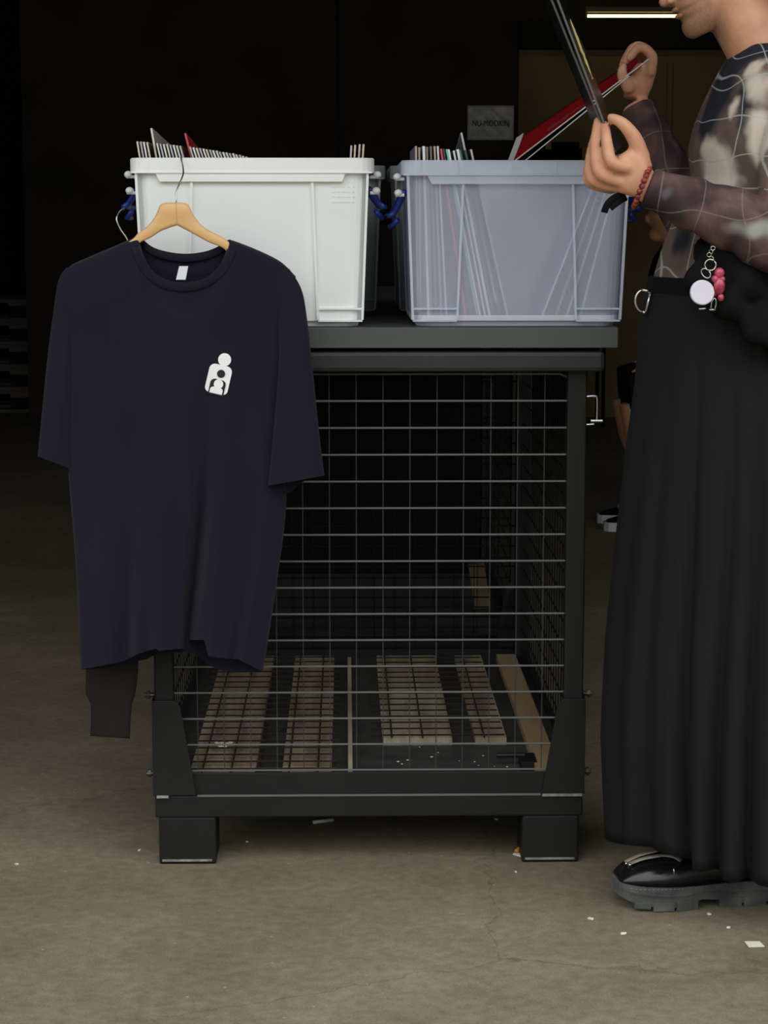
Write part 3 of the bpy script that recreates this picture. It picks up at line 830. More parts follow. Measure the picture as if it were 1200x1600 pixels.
for (xt, yt, xb_, yb_, ed, cv), nm in zip(rows, nmz):
    a = W(xt, yt, YS); b = W(xb_, yb_, YS)
    ang = math.atan2(b.x - a.x, a.z - b.z)
    h = 0.3165
    sleeve(a.x + math.sin(ang) * (a.z - zb) / math.cos(ang), zb, ang, YS, pale(cv), ed, 'record sleeve with %s, left half of see-through crate' % nm, 'records in the left half of the see-through crate', h=(a.z - zb) / math.cos(ang), th=0.0042 if 'thick' in nm else 0.003)
raised(722, 206, R_(11.8), R_(0), R_(-5.0), (92, 94, 94), (200, 200, 196), 'grey record sleeve sticking up out of the see-through crate', h=0.315)
for (xt, yt, xb_, yb_, ed, nm) in ((941, 262, 846, 503, (226, 230, 236), 'leftmost'), (950, 262, 868, 504, (150, 160, 170), 'second from the left'), (960, 262, 885, 504, (190, 200, 206), 'middle'), (969, 262, 906, 503, (200, 226, 206), 'rightmost pale green-edged')):  # rightmost edge coloured pale green
    a = W(xt, yt, YS); b = W(xb_, yb_, YS)
    ang = math.atan2(b.x - a.x, a.z - b.z)
    sleeve(b.x, zb, ang, YS, (116, 136, 176), ed, '%s record sleeve among those leaning right in the see-through crate' % nm, 'records leaning right in the see-through crate', h=0.305, th=0.003)

# ================================================================ T-SHIRT
YT = -0.115
def curve_x(pts, s):
    """pts as (px,py) list, s along x normalised"""
    x = pts[0][0] + (pts[-1][0] - pts[0][0]) * s
    return x, interp(pts, x)[0]
def sm(pts, n=6):
    v = smoothpath([(p[0], p[1], 0) for p in pts], n); return [(q.x, q.y) for q in v]
def curve_y(pts, t):
    y = pts[0][1] + (pts[-1][1] - pts[0][1]) * t
    return interp([(p[1], p[0]) for p in pts], y)[0], y
def gauss(x, c, w): return math.exp(-((x - c) / w) ** 2)
def panel(bm, top, bot, left, right, yfun, NS=110, NT=120):
    P00 = top[0]; P10 = top[-1]; P01 = bot[0]; P11 = bot[-1]
    g = []
    for j in range(NT + 1):
        t_ = j / NT; row = []
        lx = curve_y(left, t_); rx = curve_y(right, t_)
        for i in range(NS + 1):
            s = i / NS
            tx = curve_x(top, s); bx = curve_x(bot, s)
            x = (1 - t_) * tx[0] + t_ * bx[0] + (1 - s) * lx[0] + s * rx[0] - ((1 - s) * (1 - t_) * P00[0] + s * (1 - t_) * P10[0] + (1 - s) * t_ * P01[0] + s * t_ * P11[0])
            y = (1 - t_) * tx[1] + t_ * bx[1] + (1 - s) * lx[1] + s * rx[1] - ((1 - s) * (1 - t_) * P00[1] + s * (1 - t_) * P10[1] + (1 - s) * t_ * P01[1] + s * t_ * P11[1])
            row.append(bm.verts.new(W(x, y, YT + yfun(s, t_, x, y))))
        g.append(row)
    for j in range(NT):
        for i in range(NS):
            bm.faces.new((g[j][i], g[j + 1][i], g[j + 1][i + 1], g[j][i + 1]))
    return g
left = sm([(96, 430), (100, 520), (103, 640), (106, 730), (118, 880), (126, 1046)])
right = sm([(462, 432), (456, 520), (450, 640), (447, 790), (434, 900), (411, 1050)])
topF = sm([(96, 430), (112, 414), (140, 401), (180, 384), (210, 371), (216, 370)]) + sm([(217, 371), (224, 398), (240, 424), (262, 437), (288, 441), (318, 435), (340, 418), (354, 392), (357, 374)]) + sm([(358, 374), (376, 380), (410, 394), (440, 410), (462, 432)])
topB = sm([(96, 430), (112, 414), (140, 401), (180, 384), (210, 371), (216, 369)]) + sm([(217, 369), (236, 385), (258, 393), (288, 397), (318, 394), (340, 386), (357, 374)]) + sm([(358, 374), (376, 380), (410, 394), (440, 410), (462, 432)])
def ordx(l):
    out = [l[0]]
    for p in l[1:]:
        if p[0] > out[-1][0]: out.append(p)
    return out
topF = ordx(topF); topB = ordx(topB)
botF = [(126, 1046), (156, 1041), (190, 1034), (218, 1021), (244, 1013), (247, 1017), (290, 1013), (295, 1000), (319, 1000), (325, 1025), (345, 1028), (372, 1030), (392, 1040), (411, 1050)]
botB = [(126, 1047), (160, 1046), (190, 1040), (230, 1031), (246, 1022), (290, 1020), (305, 1022), (325, 1040), (345, 1049), (380, 1052), (411, 1052)]
def foldf(s, t, x, y):
    k = max(0, (t - 0.22)) / 0.78
    k2 = k ** 1.2
    v = 0
    for (c, w_, a) in ((0.10, 0.05, 0.010), (0.25, 0.05, -0.016), (0.33, 0.03, 0.010), (0.42, 0.05, 0.016), (0.50, 0.022, -0.004), (0.60, 0.035, -0.040), (0.71, 0.045, 0.016), (0.82, 0.028, -0.010), (0.90, 0.035, 0.012)):
        v += a * gauss(s, c + 0.02 * math.sin(t * 5 + c * 20), w_ * (1.5 - 0.4 * t))
    v *= k2 * 1.7
    # soft drapes from the shoulders
    v += 0.006 * gauss(s, 0.16 + t * 0.28, 0.045) * math.sin(min(1, t * 2.2) * math.pi) + 0.006 * gauss(s, 0.86 - t * 0.3, 0.045) * math.sin(min(1, t * 2.2) * math.pi)
    v += 0.0035 * math.sin(s * 19 + t * 3) * t
    return v
def yF(s, t, x, y):
    prof = max(0.0, math.sin(math.pi * min(max(s, 0), 1))) ** 0.45
    neck = max(0.0, 1 - ((x - 287) / 72) ** 2) if abs(x - 287) < 72 else 0
    sh = min(1.0, t * 9) ** 0.5
    k = max(sh, 0.75 * neck ** 0.5)
    return -(0.038 * prof * k) - foldf(s, t, x, y) * prof
def yB(s, t, x, y):
    prof = max(0.0, math.sin(math.pi * min(max(s, 0), 1))) ** 0.45
    sh = min(1.0, t * 9) ** 0.5
    neck = max(0.0, 1 - ((x - 287) / 72) ** 2) if abs(x - 287) < 72 else 0
    return 0.024 * prof * max(sh, 0.7 * neck ** 0.5) + 0.5 * foldf(s, t, x, y) * prof * 0.3
shirt = thing('t_shirt', 'navy short-sleeved t-shirt with a small white chest print on a wooden hanger', 't-shirt', W(287, 1040, YT))
bm = bmesh.new()
gF = panel(bm, topF, botF, left, right, yF)
gB = panel(bm, topB, botB, left, right, yB)
bmesh.ops.remove_doubles(bm, verts=bm.verts[:], dist=0.0006)
bmF = bmesh.new(); g2 = panel(bmF, topF, botF, left, right, yF); bvh = BVHTree.FromBMesh(bmF); bmF.free()
obj('torso', bm, M['navy'], shirt, smooth=True)
def ribtube(pts, r, Yo):
    bm = bmesh.new()
    tube(bm, pts, r, 6)
    return bm
def on_shirt(x, y, off=-0.0012):
    d = ray(x, y); h = bvh.ray_cast(CAM, d.normalized(), 10)
    if h[0] is None: return W(x, y, YT - 0.04)
    return h[0] + Vector((0, off, 0))
# collar ribs: front band and back band
def band(curve, wpx, yf, bm, sgn=1, nseg=40, off=-0.002):
    g = []
    for k in range(nseg + 1):
        x = curve[0][0] + (curve[-1][0] - curve[0][0]) * k / nseg
        y = interp(curve, x)[0]
        x2 = curve[0][0] + (curve[-1][0] - curve[0][0]) * min(1, (k + 1) / nseg); y2 = interp(curve, x2)[0]
        nx_, ny_ = -(y2 - y), (x2 - x); l = math.hypot(nx_, ny_) or 1
        if k == nseg: nx_, ny_ = pn
        else: nx_, ny_ = nx_ / l, ny_ / l; pn = (nx_, ny_)
        row = []
        for q_ in range(4):
            f = q_ / 3
            row.append((x + nx_ * wpx * f, y + ny_ * wpx * f, f))
        g.append(row)
    return g
neckF = [p for p in topF if 219.5 <= p[0] <= 355.5]
neckB = [p for p in topB if 222 <= p[0] <= 353]
bm = bmesh.new()
G4 = band(neckF, 14, None, bm)
vv = [[bm.verts.new(on_shirt(x, y + 0.6, -0.002 - 0.0015 * math.sin(math.pi * f))) for x, y, f in row] for row in G4]
for a_, b_ in zip(vv, vv[1:]):
    for k in range(3): bm.faces.new((a_[k], a_[k + 1], b_[k + 1], b_[k]))
obj('collar', bm, M['navy'], shirt, smooth=True, solid=0.001)
bm = bmesh.new()
vv = []
for i, (x, y) in enumerate(neckB):
    tt = (x - 217) / 140; yy = YT + 0.7 ** 1 * 0.024 * 0.7 * (max(0, 1 - ((x - 287) / 72) ** 2) ** 0.5) - 0.002
    vv.append([bm.verts.new(W(x, y + q_, yy)) for q_ in (-0.6, 5, 12)])
for a_, b_ in zip(vv, vv[1:]):
    for k in range(2): bm.faces.new((a_[k], a_[k + 1], b_[k + 1], b_[k]))
obj('collar', bm, M['navy'], shirt, smooth=True, solid=0.0015)
# size label on the inside back
bm = bmesh.new()
ctr = W(284, 426, YT - 0.012)
for (dx0, dx1, y0_, y1_, yy0, yy1) in ((-7, 7, 416, 437, -0.006, -0.030),):
    a1 = W(285 + dx0 + 2, y0_, YT + yy0); a2 = W(285 + dx1 + 2, y0_, YT + yy0); a3 = W(284 + dx1 - 1, y1_, YT + yy1); a4 = W(284 + dx0 - 2, y1_, YT + yy1)
    bm.faces.new([bm.verts.new(p) for p in (a1, a2, a3, a4)])
obj('size_label', bm, M['label'], shirt, solid=0.0006, label='small white neck size label')
# sleeves as flattened cloth tubes
def cloth_tube(stations, yc, dep, bm, n=26, hem=None):
    rs = []
    st = []
    m = len(stations)
    for i in range(m - 1):
        for k in range(8): 
            st.append(i + k / 8)
    st.append(m - 1)
    so = smoothpath([(s[0][0], s[0][1], 0) for s in stations], 8); si = smoothpath([(s[1][0], s[1][1], 0) for s in stations], 8)
    for idx, (o, i_) in enumerate(zip(so, si)):
        f = idx / (len(so) - 1)
        ring = []
        for k in range(n):
            a = 2 * math.pi * k / n
            c = 0.5 - 0.5 * math.cos(a)
            px = o.x + (i_.x - o.x) * c; py = o.y + (i_.y - o.y) * c
            d = math.sin(a)
            dd = dep(f) * (abs(d) ** 0.7) * (1 if d > 0 else -1)
            wr = 0.003 * math.sin(c * 9 + f * 7) * f
            if hem and f > 0.85 and d > 0: py += hem * (f - 0.85) / 0.15 * gauss(c, 0.72, 0.25)
            ring.append(W(px, py, yc(f) + dd + wr * abs(d)))
        rs.append(ring)
    rings(bm, rs, True, False)
bm = bmesh.new()
cloth_tube([((104, 418), (170, 415)), ((91, 440), (128, 450)), ((81, 505), (114, 520)), ((73, 570), (112, 600)), ((66, 640), (110, 670)), ((59, 713), (112, 733))],
           lambda f: YT + 0.002, lambda f: 0.006 + 0.018 * min(1, f * 1.6), bm)
obj('sleeve', bm, M['navy'], shirt, smooth=True)
bm = bmesh.new()
cloth_tube([((452, 420), (385, 425)), ((471, 452), (425, 455)), ((480, 500), (436, 540)), ((491, 600), (432, 620)), ((499, 680), (425, 700)), ((507, 743), (419, 759))],
           lambda f: YT - 0.002 - 0.026 * min(1, f * 1.3), lambda f: 0.005 + 0.022 * min(1, f * 1.4), bm, hem=20)
obj('sleeve', bm, M['navy'], shirt, smooth=True)
# hem stitch line
bm = bmesh.new()
hp = []
for k in range(60):
    x = 134 + (286 - 134) * k / 59
    y = interp(botF, x)[0] - 15
    hp.append(on_shirt(x, y, -0.0006))
# print
def print_patch(poly_px, m, name, par, off, n=1, label=None):
    bm = bmesh.new()
    vs = [bm.verts.new(on_shirt(x, y, off)) for x, y in poly_px]
    c = bm.verts.new(on_shirt(sum(p[0] for p in poly_px) / len(poly_px), sum(p[1] for p in poly_px) / len(poly_px), off))
    for i in range(len(vs)): bm.faces.new((vs[i], vs[(i + 1) % len(vs)], c))
    return bm
tilt = R_(13)
ox, oy = 343.5, 584
def L2(u, v):   # local print frame, u right, v down, in photo pixels
    return (ox + u * math.cos(tilt) - v * math.sin(tilt), oy + u * math.sin(tilt) + v * math.cos(tilt))
def circ(cx, cy, r, n=28): return [(cx + r * math.cos(2 * math.pi * k / n), cy + r * math.sin(2 * math.pi * k / n)) for k in range(n)]
def addpoly(bm, poly, off):
    vs = [bm.verts.new(on_shirt(x, y, off)) for x, y in poly]
    c = bm.verts.new(on_shirt(sum(p[0] for p in poly) / len(poly), sum(p[1] for p in poly) / len(poly), off))
    for i in range(len(vs)): bm.faces.new((vs[i], vs[(i + 1) % len(vs)], c))
def rpoly(u0, u1, v0, v1, rt, rb, n=6):
    out = []
    for cx, cy, a0, r in ((u1 - rb, v1 - rb, 0, rb), (u0 + rb, v1 - rb, 90, rb), (u0 + rt, v0 + rt, 180, rt), (u1 - rt, v0 + rt, 270, rt)):
        for k in range(n + 1):
            a = R_(a0 + 90 * k / n); out.append(L2(cx + r * math.cos(a), cy + r * math.sin(a)))
    return out
bm = bmesh.new()
addpoly(bm, circ(351, 562, 10.2), -0.0012)
addpoly(bm, rpoly(-18, 18, -14, 31, 9, 7), -0.0012)
pr = obj('chest_print', bm, M['print'], shirt, label='white figure-shaped chest print')
bm = bmesh.new()
addpoly(bm, circ(345.5, 584, 6.4), -0.0020)
addpoly(bm, rpoly(-11.5, 13.0, 9, 34, 7, 0.5), -0.0020)
obj('dark_shape', bm, M['printdark'], pr)
bm = bmesh.new()
addpoly(bm, circ(341.5, 600, 7.4), -0.0027)
addpoly(bm, rpoly(-9.5, 10.5, 21.5, 31.5, 4.5, 0.5), -0.0027)
obj('small_figure', bm, M['print'], pr)

# ---------------------------------------------------------------- hanger
hg = thing('clothes_hanger', 'varnished wooden hanger holding the navy t-shirt, hooked over the white crate rim', 'hanger', W(276, 315, YT))
YH = YT - 0.006
def hp_(x, y, d): return W(x, y, YH + d)
for sg in (-1, 1):
    if sg < 0: up_ = [(275, 316), (252, 319), (244, 335), (231, 353), (216, 364)]; lo_ = [(277, 352), (262, 357), (250, 362), (236, 371), (221, 378)]; tip = [(202, 377), (158, 399), (128, 424)], [(208, 388), (164, 411), (133, 434)]
    else: up_ = [(275, 316), (293, 319), (303, 337), (320, 356), (353, 374)]; lo_ = [(277, 352), (288, 358), (305, 367), (325, 378), (347, 387)]; tip = [(368, 390), (402, 410), (430, 432)], [(364, 401), (398, 420), (426, 440)]
    us = smoothpath([(x, y, 0) for x, y in up_ + tip[0]], 5); ls = smoothpath([(x, y, 0) for x, y in lo_ + tip[1]], 5)
    rs = []
    for k, (u_, l_) in enumerate(zip(us, ls)):
        f = k / (len(us) - 1)
        cy_ = -0.004 + 0.016 * f * f
        th_ = 0.006
        c = (u_ + l_) / 2
        ring = []
        for a in range(12):
            an = 2 * math.pi * a / 12
            vy = math.cos(an); vd = math.sin(an)
            q_ = c + (u_ - c) * (abs(vy) ** 0.5 * (1 if vy > 0 else -1))
            ring.append(W(q_.x, q_.y, YH + cy_ + th_ * (abs(vd) ** 0.6) * (1 if vd > 0 else -1)))
        rs.append(ring)
    bm = bmesh.new(); rings(bm, rs); obj('shoulder_arm', bm, M['hanger'], hg, smooth=True)
bm = bmesh.new()
hk = [W(275.5, 322, YH), W(275.5, 312, YH), W(275.5, 300, YH + 0.004), W(280, 288, YH + 0.012), W(286, 273, YH + 0.025), W(286, 262, YH + 0.05), W(284, 252, CY - 0.010), W(283, 247, CY - 0.002), W(283, 245.5, CY + 0.010), W(283, 252, CY + 0.018)]
hk[-1].z -= 0.004
tube(bm, smoothpath(hk, 5), 0.0014, 8)
obj('hook', bm, M['hook'], hg, smooth=True)
# ---------------------------------------------------------------- second garment behind
YG = -0.052
sw = thing('long_sleeved_top', 'brownish-black long-sleeved top with ribbed cuff hanging behind the navy t-shirt', 'sweatshirt', W(250, 1000, YG))
bm = bmesh.new()
rs = []
for (xa, xb, y) in ((225, 335, 408), (150, 400, 420), (128, 430, 446), (132, 425, 560), (136, 416, 760), (150, 400, 900), (156, 396, 985)):
    rs.append([W((xa + xb) / 2 - math.cos(2 * math.pi * k / 28) * (xb - xa) / 2, y, YG + 0.010 * math.sin(2 * math.pi * k / 28) * (1 if y > 400 else 0.5)) for k in range(28)])
rings(bm, rs); obj('torso', bm, M['brownblack'], sw, smooth=True)
YT_s = YT; YT = YT
bm = bmesh.new()
def ct(stations, yc, dep, n=22):
    so = smoothpath([(s[0][0], s[0][1], 0) for s in stations], 6); si = smoothpath([(s[1][0], s[1][1], 0) for s in stations], 6)
    rs = []
    for o, i_ in zip(so, si):
        rs.append([W(o.x + (i_.x - o.x) * (0.5 - 0.5 * math.cos(2 * math.pi * k / n)), o.y + (i_.y - o.y) * (0.5 - 0.5 * math.cos(2 * math.pi * k / n)), yc + dep * math.sin(2 * math.pi * k / n)) for k in range(n)])
    return rs
rings(bm, ct([((128, 440), (175, 440)), ((122, 600), (190, 600)), ((126, 800), (205, 800)), ((131, 960), (212, 960)), ((134, 1040), (216, 1036)), ((134, 1080), (213, 1074)), ((138, 1092), (209, 1092)), ((142, 1100), (207, 1097))], YG - 0.004, 0.011), True, True)
obj('sleeve', bm, M['brownblack'], sw, smooth=True)
bm = bmesh.new(); rings(bm, ct([((141, 1097), (207, 1096)), ((142, 1105), (206, 1103)), ((142, 1125), (204, 1126)), ((141, 1150), (203, 1154))], YG - 0.004, 0.0125)); obj('cuff', bm, M['brownblack'], sw, smooth=True)
bm = bmesh.new(); rings(bm, ct([((385, 440), (430, 440)), ((380, 600), (428, 600)), ((365, 800), (412, 800)), ((350, 960), (395, 960))], YG - 0.002, 0.010)); obj('sleeve', bm, M['brownblack'], sw, smooth=True)
h2 = thing('wire_hook_hanger', 'steel-hooked hanger peeking out left of the white crate behind the t-shirt', 'hanger', W(198, 372, YG))
bm = bmesh.new()
hp = [W(201, 408, YG), W(200, 378, YG), W(188, 358, YG), W(182, 343, YG), W(185, 332, YG + 0.01), W(192, 326, YG + 0.04), W(195, 325, 0.05), W(193, 328, 0.07)]
tube(bm, smoothpath(hp, 5), 0.0014, 8); obj('hook', bm, M['hook'], h2, smooth=True)
bm = bmesh.new()
tube(bm, [W(140, 440, YG), W(200, 408, YG), W(290, 405, YG), W(390, 440, YG)], 0.006, 8); obj('crossbar', bm, M['hanger'], h2, smooth=True)

# ================================================================ PERSON
YP = -0.17
def build_person():
    base = W(1190, 1400, YP); base.z = 0; 
    base = Vector((0.70, YP, 0))
    per = thing('person', 'person in profile in a sheer patterned long-sleeved top and long black skirt, flicking through records', 'person', base)
    chin = W(1085, 61, YP)
    jawc = chin + Vector((-0.0, 0, 0.025)) - base
    sk = skin('light_skin', (214, 160, 128), (196, 138, 106), (jawc, 0.075))
    skd = sk
    bm = bmesh.new()
    # head in local frame: -x forward
    tiltm = Matrix.Rotation(R_(-26), 3, 'Y')
    def H(p): return chin + tiltm @ (Vector(p) - Vector((-0.085, 0, 0)))
    prof = [(0.000, -0.085, -0.040, 0.020), (0.006, -0.094, -0.025, 0.030), (0.016, -0.0975, -0.010, 0.040), (0.027, -0.097, 0.0, 0.047), (0.036, -0.090, 0.008, 0.051),
            (0.043, -0.0945, 0.012, 0.053), (0.048, -0.0955, 0.014, 0.054), (0.052, -0.0895, 0.016, 0.055), (0.057, -0.0965, 0.02, 0.057), (0.062, -0.0955, 0.03, 0.059), (0.069, -0.091, 0.05, 0.062),
            (0.080, -0.090, 0.07, 0.066), (0.10, -0.089, 0.088, 0.069), (0.118, -0.083, 0.096, 0.071), (0.128, -0.089, 0.099, 0.072), (0.145, -0.095, 0.101, 0.074), (0.165, -0.092, 0.10, 0.074),
            (0.19, -0.080, 0.09, 0.068), (0.21, -0.058, 0.072, 0.054), (0.224, -0.03, 0.046, 0.034), (0.230, -0.005, 0.02, 0.014)]
    rs = []
    for z, f, b, w_ in prof:
        c = (f + b) / 2; a = (b - f) / 2; ring = []
        for k in range(36):
            an = 2 * math.pi * k / 36; ca, sa = math.cos(an), math.sin(an)
            x = c - a * ca; wy = w_ * (abs(sa) ** 0.85) * (1 if sa > 0 else -1) * (0.86 if ca > 0.2 else 1.0 if ca < 0 else 1.0 - 0.14 * ca / 0.2)
            ring.append(H((x, wy, z)))
        rs.append(ring)
    rings(bm, rs)
    # nose
    rs = []
    for z, x, w_, d in ((0.122, -0.086, 0.007, 0.010), (0.108, -0.097, 0.008, 0.014), (0.094, -0.107, 0.010, 0.018), (0.081, -0.116, 0.014, 0.024), (0.073, -0.114, 0.016, 0.026), (0.068, -0.103, 0.013, 0.018)):
        rs.append([H((x + d - d * math.cos(2 * math.pi * k / 14) , w_ * math.sin(2 * math.pi * k / 14), z)) for k in range(14)])
    rings(bm, rs)
    for s in (-1, 1):
        ball(bm, H((-0.004, s * 0.072, 0.095)), 0.03, 0.6, 0.28, 1.05, 14)       # ears
        ball(bm, H((-0.098, s * 0.013, 0.076)), 0.008, 1, 0.9, 0.8, 10)
        ball(bm, H((-0.080, s * 0.031, 0.117)), 0.0125, 1, 1, 0.9, 12)
    # neck
    n0 = H((-0.005, 0, 0.075)); n1 = W(1122 + 56, 62, YP); n2 = W(1137 + 62, 100, YP); n3 = W(1215, 150, YP)
    tube(bm, [n0, n1, n2, n3], [0.052, 0.055, 0.060, 0.085], 24)
    # torso, hips
    tor = [(1.46, 0.745, 0.06, 0.10), (1.42, 0.74, 0.085, 0.17), (1.36, 0.735, 0.105, 0.185), (1.28, 0.725, 0.11, 0.17), (1.18, 0.705, 0.10, 0.15), (1.08, 0.68, 0.095, 0.145), (0.98, 0.675, 0.11, 0.165), (0.88, 0.68, 0.115, 0.175), (0.80, 0.68, 0.10, 0.165)]
    rings(bm, [[Vector((cx - a * math.cos(2 * math.pi * k / 32), YP + b * math.sin(2 * math.pi * k / 32), z)) for k in range(32)] for z, cx, a, b in tor])
    # legs
    for sy, fx in ((-1, 0.66), (1, 0.74)):
        tube(bm, [(0.68, YP + sy * 0.085, 0.86), (0.68, YP + sy * 0.09, 0.62), (0.69, YP + sy * 0.09, 0.47), (0.72, YP + sy * 0.09, 0.30), (0.74, YP + sy * 0.09, 0.10)], [0.085, 0.07, 0.055, 0.052, 0.038], 20)
    # near (left) arm
    sh = Vector((0.765, YP - 0.165, 1.395)); el = W(1222, 372, -0.41); wr = W(1008, 291, -0.375)
    tube(bm, [sh + Vector((0.0, 0.05, 0.02)), sh, sh.lerp(el, 0.5), el], [0.05, 0.054, 0.046, 0.038], 20)
    tube(bm, [el, el.lerp(wr, 0.3), el.lerp(wr, 0.7), wr], [0.038, 0.041, 0.031, 0.026], 20)
    # far (right) arm
    sh2 = Vector((0.765, YP + 0.165, 1.395)); el2 = W(1080, 338, 0.05); wr2 = W(992, 163, 0.11)
    tube(bm, [sh2 + Vector((0, -0.05, 0.02)), sh2, sh2.lerp(el2, 0.5), el2], [0.05, 0.054, 0.046, 0.038], 20)
    tube(bm, [el2, el2.lerp(wr2, 0.3), el2.lerp(wr2, 0.7), wr2], [0.038, 0.040, 0.031, 0.026], 20)
    # near hand -------------------------------------------------
    def F(*pts, r=(0.0092, 0.0088, 0.008, 0.0068)):
        P_ = smoothpath([W(*p) for p in pts], 5); n_ = len(P_)
        rr = [interp([(i / (len(r) - 1), v) for i, v in enumerate(r)], k / (n_ - 1))[0] for k in range(n_)]
        tube(bm, P_, rr, 12)
        ball(bm, P_[-1], rr[-1], seg=10); ball(bm, P_[0], rr[0], seg=10)
    # palm slab: from wrist to the knuckle row
    rs = []
    wc = W(1008, 291, -0.375)
    stations = [  # (centre, one edge (thumb side), other edge(little finger side), thickness)
        (W(1012, 272, -0.375), W(1006, 312, -0.372), 0.020),
        (W(1008, 250, -0.378), W(990, 308, -0.372), 0.021),
        (W(998, 232, -0.380), W(968, 302, -0.368), 0.021),
        (W(980, 236, -0.385), W(945, 296, -0.358), 0.019),
        (W(966, 246, -0.388), W(928, 290, -0.350), 0.015)]
    for a_, b_, th_ in stations:
        c = (a_ + b_) / 2; ring = []
        u_ = (a_ - b_) / 2; nrm = Vector((0.35, -1, -0.2)).normalized()
        for k in range(20):
            an = 2 * math.pi * k / 20
            ring.append(c + u_ * (abs(math.cos(an)) ** 0.7 * (1 if math.cos(an) > 0 else -1)) + nrm * (math.sin(an) * th_))
        rs.append(ring)
    rings(bm, rs)
    # index, middle, ring, little (root, knuckle, middle joint, tip)
    F((985, 262, -0.385), (956, 254, -0.398), (948, 222, -0.385), (946, 196, -0.360), r=(0.011, 0.0112, 0.0098, 0.0075))
    F((975, 285, -0.375), (938, 270, -0.385), (930, 232, -0.368), (934, 190, -0.345), r=(0.011, 0.0115, 0.0098, 0.0075))
    F((965, 292, -0.365), (926, 280, -0.368), (923, 245, -0.348), (931, 208, -0.322), r=(0.0105, 0.0108, 0.0092, 0.0072))
    F((955, 295, -0.352), (921, 284, -0.346), (921, 255, -0.328), (929, 228, -0.306), r=(0.0095, 0.0095, 0.0082, 0.0065))
    # thumb leaves the side of the palm
    F((1004, 262, -0.372), (994, 222, -0.382), (974, 194, -0.384), (955, 184, -0.376), r=(0.0165, 0.0135, 0.0105, 0.0078))
    ball(bm, W(996, 246, -0.375), 0.021, 1, 0.8, 1.1, 14)
    # far hand -------------------------------------------------
    rs = []
    for a_, b_, th_ in ((W(1008, 158, 0.11), W(974, 152, 0.11), 0.018), (W(1018, 138, 0.105), W(976, 132, 0.10), 0.017), (W(1024, 118, 0.10), W(984, 112, 0.095), 0.016), (W(1024, 100, 0.10), W(996, 98, 0.095), 0.013)):
        c = (a_ + b_) / 2; u_ = (a_ - b_) / 2; nrm = Vector((0.2, -1, 0.1)).normalized()
        rs.append([c + u_ * (abs(math.cos(2 * math.pi * k / 18)) ** 0.7 * (1 if math.cos(2 * math.pi * k / 18) > 0 else -1)) + nrm * (math.sin(2 * math.pi * k / 18) * th_) for k in range(18)])
    rings(bm, rs)
    F((1016, 112, 0.085), (1019, 88, 0.078), (1000, 74, 0.075), (984, 90, 0.072), r=(0.010, 0.010, 0.0092, 0.0075))
    F((1018, 112, 0.105), (1016, 84, 0.100), (994, 72, 0.098), (978, 96, 0.094), r=(0.010, 0.010, 0.0092, 0.0075))
    F((1014, 114, 0.125), (1010, 84, 0.122), (990, 74, 0.12), (975, 98, 0.116), r=(0.010, 0.010, 0.009, 0.0072))
    F((1008, 116, 0.142), (1002, 88, 0.142), (984, 82, 0.14), (972, 102, 0.136), r=(0.009, 0.009, 0.008, 0.0065))
    F((982, 136, 0.09), (974, 122, 0.082), (972, 112, 0.078), (974, 104, 0.078), r=(0.013, 0.011, 0.0095, 0.0075))
    body = obj('body', bm, sk, per)
    voxel(body, 0.0034, 3)
    # thumbnail
    # ---------------------------------------------------------- top
    def gridfac(N, L, t, step, wd, st):
        nz = N.new('ShaderNodeTexNoise'); nz.inputs['Scale'].default_value = 6; nz.inputs['Detail'].default_value = 1
        L.new(t.outputs['Object'], nz.inputs['Vector'])
        sc = N.new('ShaderNodeVectorMath'); sc.operation = 'SCALE'; sc.inputs['Scale'].default_value = 0.11; L.new(nz.outputs['Color'], sc.inputs[0])
        ad = N.new('ShaderNodeVectorMath'); ad.operation = 'ADD'; L.new(t.outputs['Object'], ad.inputs[0]); L.new(sc.outputs[0], ad.inputs[1])
        sp = N.new('ShaderNodeSeparateXYZ'); L.new(ad.outputs[0], sp.inputs[0])
        outs = []
        for ax in ('X', 'Z'):
            pp = N.new('ShaderNodeMath'); pp.operation = 'PINGPONG'; pp.inputs[1].default_value = step / 2 * (1.0 if ax == 'X' else 1.25); L.new(sp.outputs[ax], pp.inputs[0])
            mr = N.new('ShaderNodeMapRange'); mr.inputs['From Min'].default_value = wd * 0.3; mr.inputs['From Max'].default_value = wd * 1.6; mr.inputs['To Min'].default_value = st; mr.inputs['To Max'].default_value = 0
            L.new(pp.outputs[0], mr.inputs['Value']); outs.append(mr.outputs[0])
        mx = N.new('ShaderNodeMath'); mx.operation = 'MAXIMUM'; L.new(outs[0], mx.inputs[0]); L.new(outs[1], mx.inputs[1])
        return mx.outputs[0]
    def topmat():
        m, nt, N, L, P = newmat('sheer_marbled_mesh')
        t = N.new('ShaderNodeTexCoord')
        nz = N.new('ShaderNodeTexNoise'); nz.inputs['Scale'].default_value = 9; nz.inputs['Detail'].default_value = 3
        L.new(t.outputs['Object'], nz.inputs['Vector'])
        sub = N.new('ShaderNodeVectorMath'); sub.operation = 'SUBTRACT'; sub.inputs[1].default_value = (0.5, 0.5, 0.5)
        L.new(nz.outputs['Color'], sub.inputs[0])
        sc = N.new('ShaderNodeVectorMath'); sc.operation = 'SCALE'; sc.inputs['Scale'].default_value = 0.10
        L.new(sub.outputs[0], sc.inputs[0])
        pos = N.new('ShaderNodeVectorMath'); pos.operation = 'ADD'
        L.new(t.outputs['Object'], pos.inputs[0]); L.new(sc.outputs[0], pos.inputs[1])
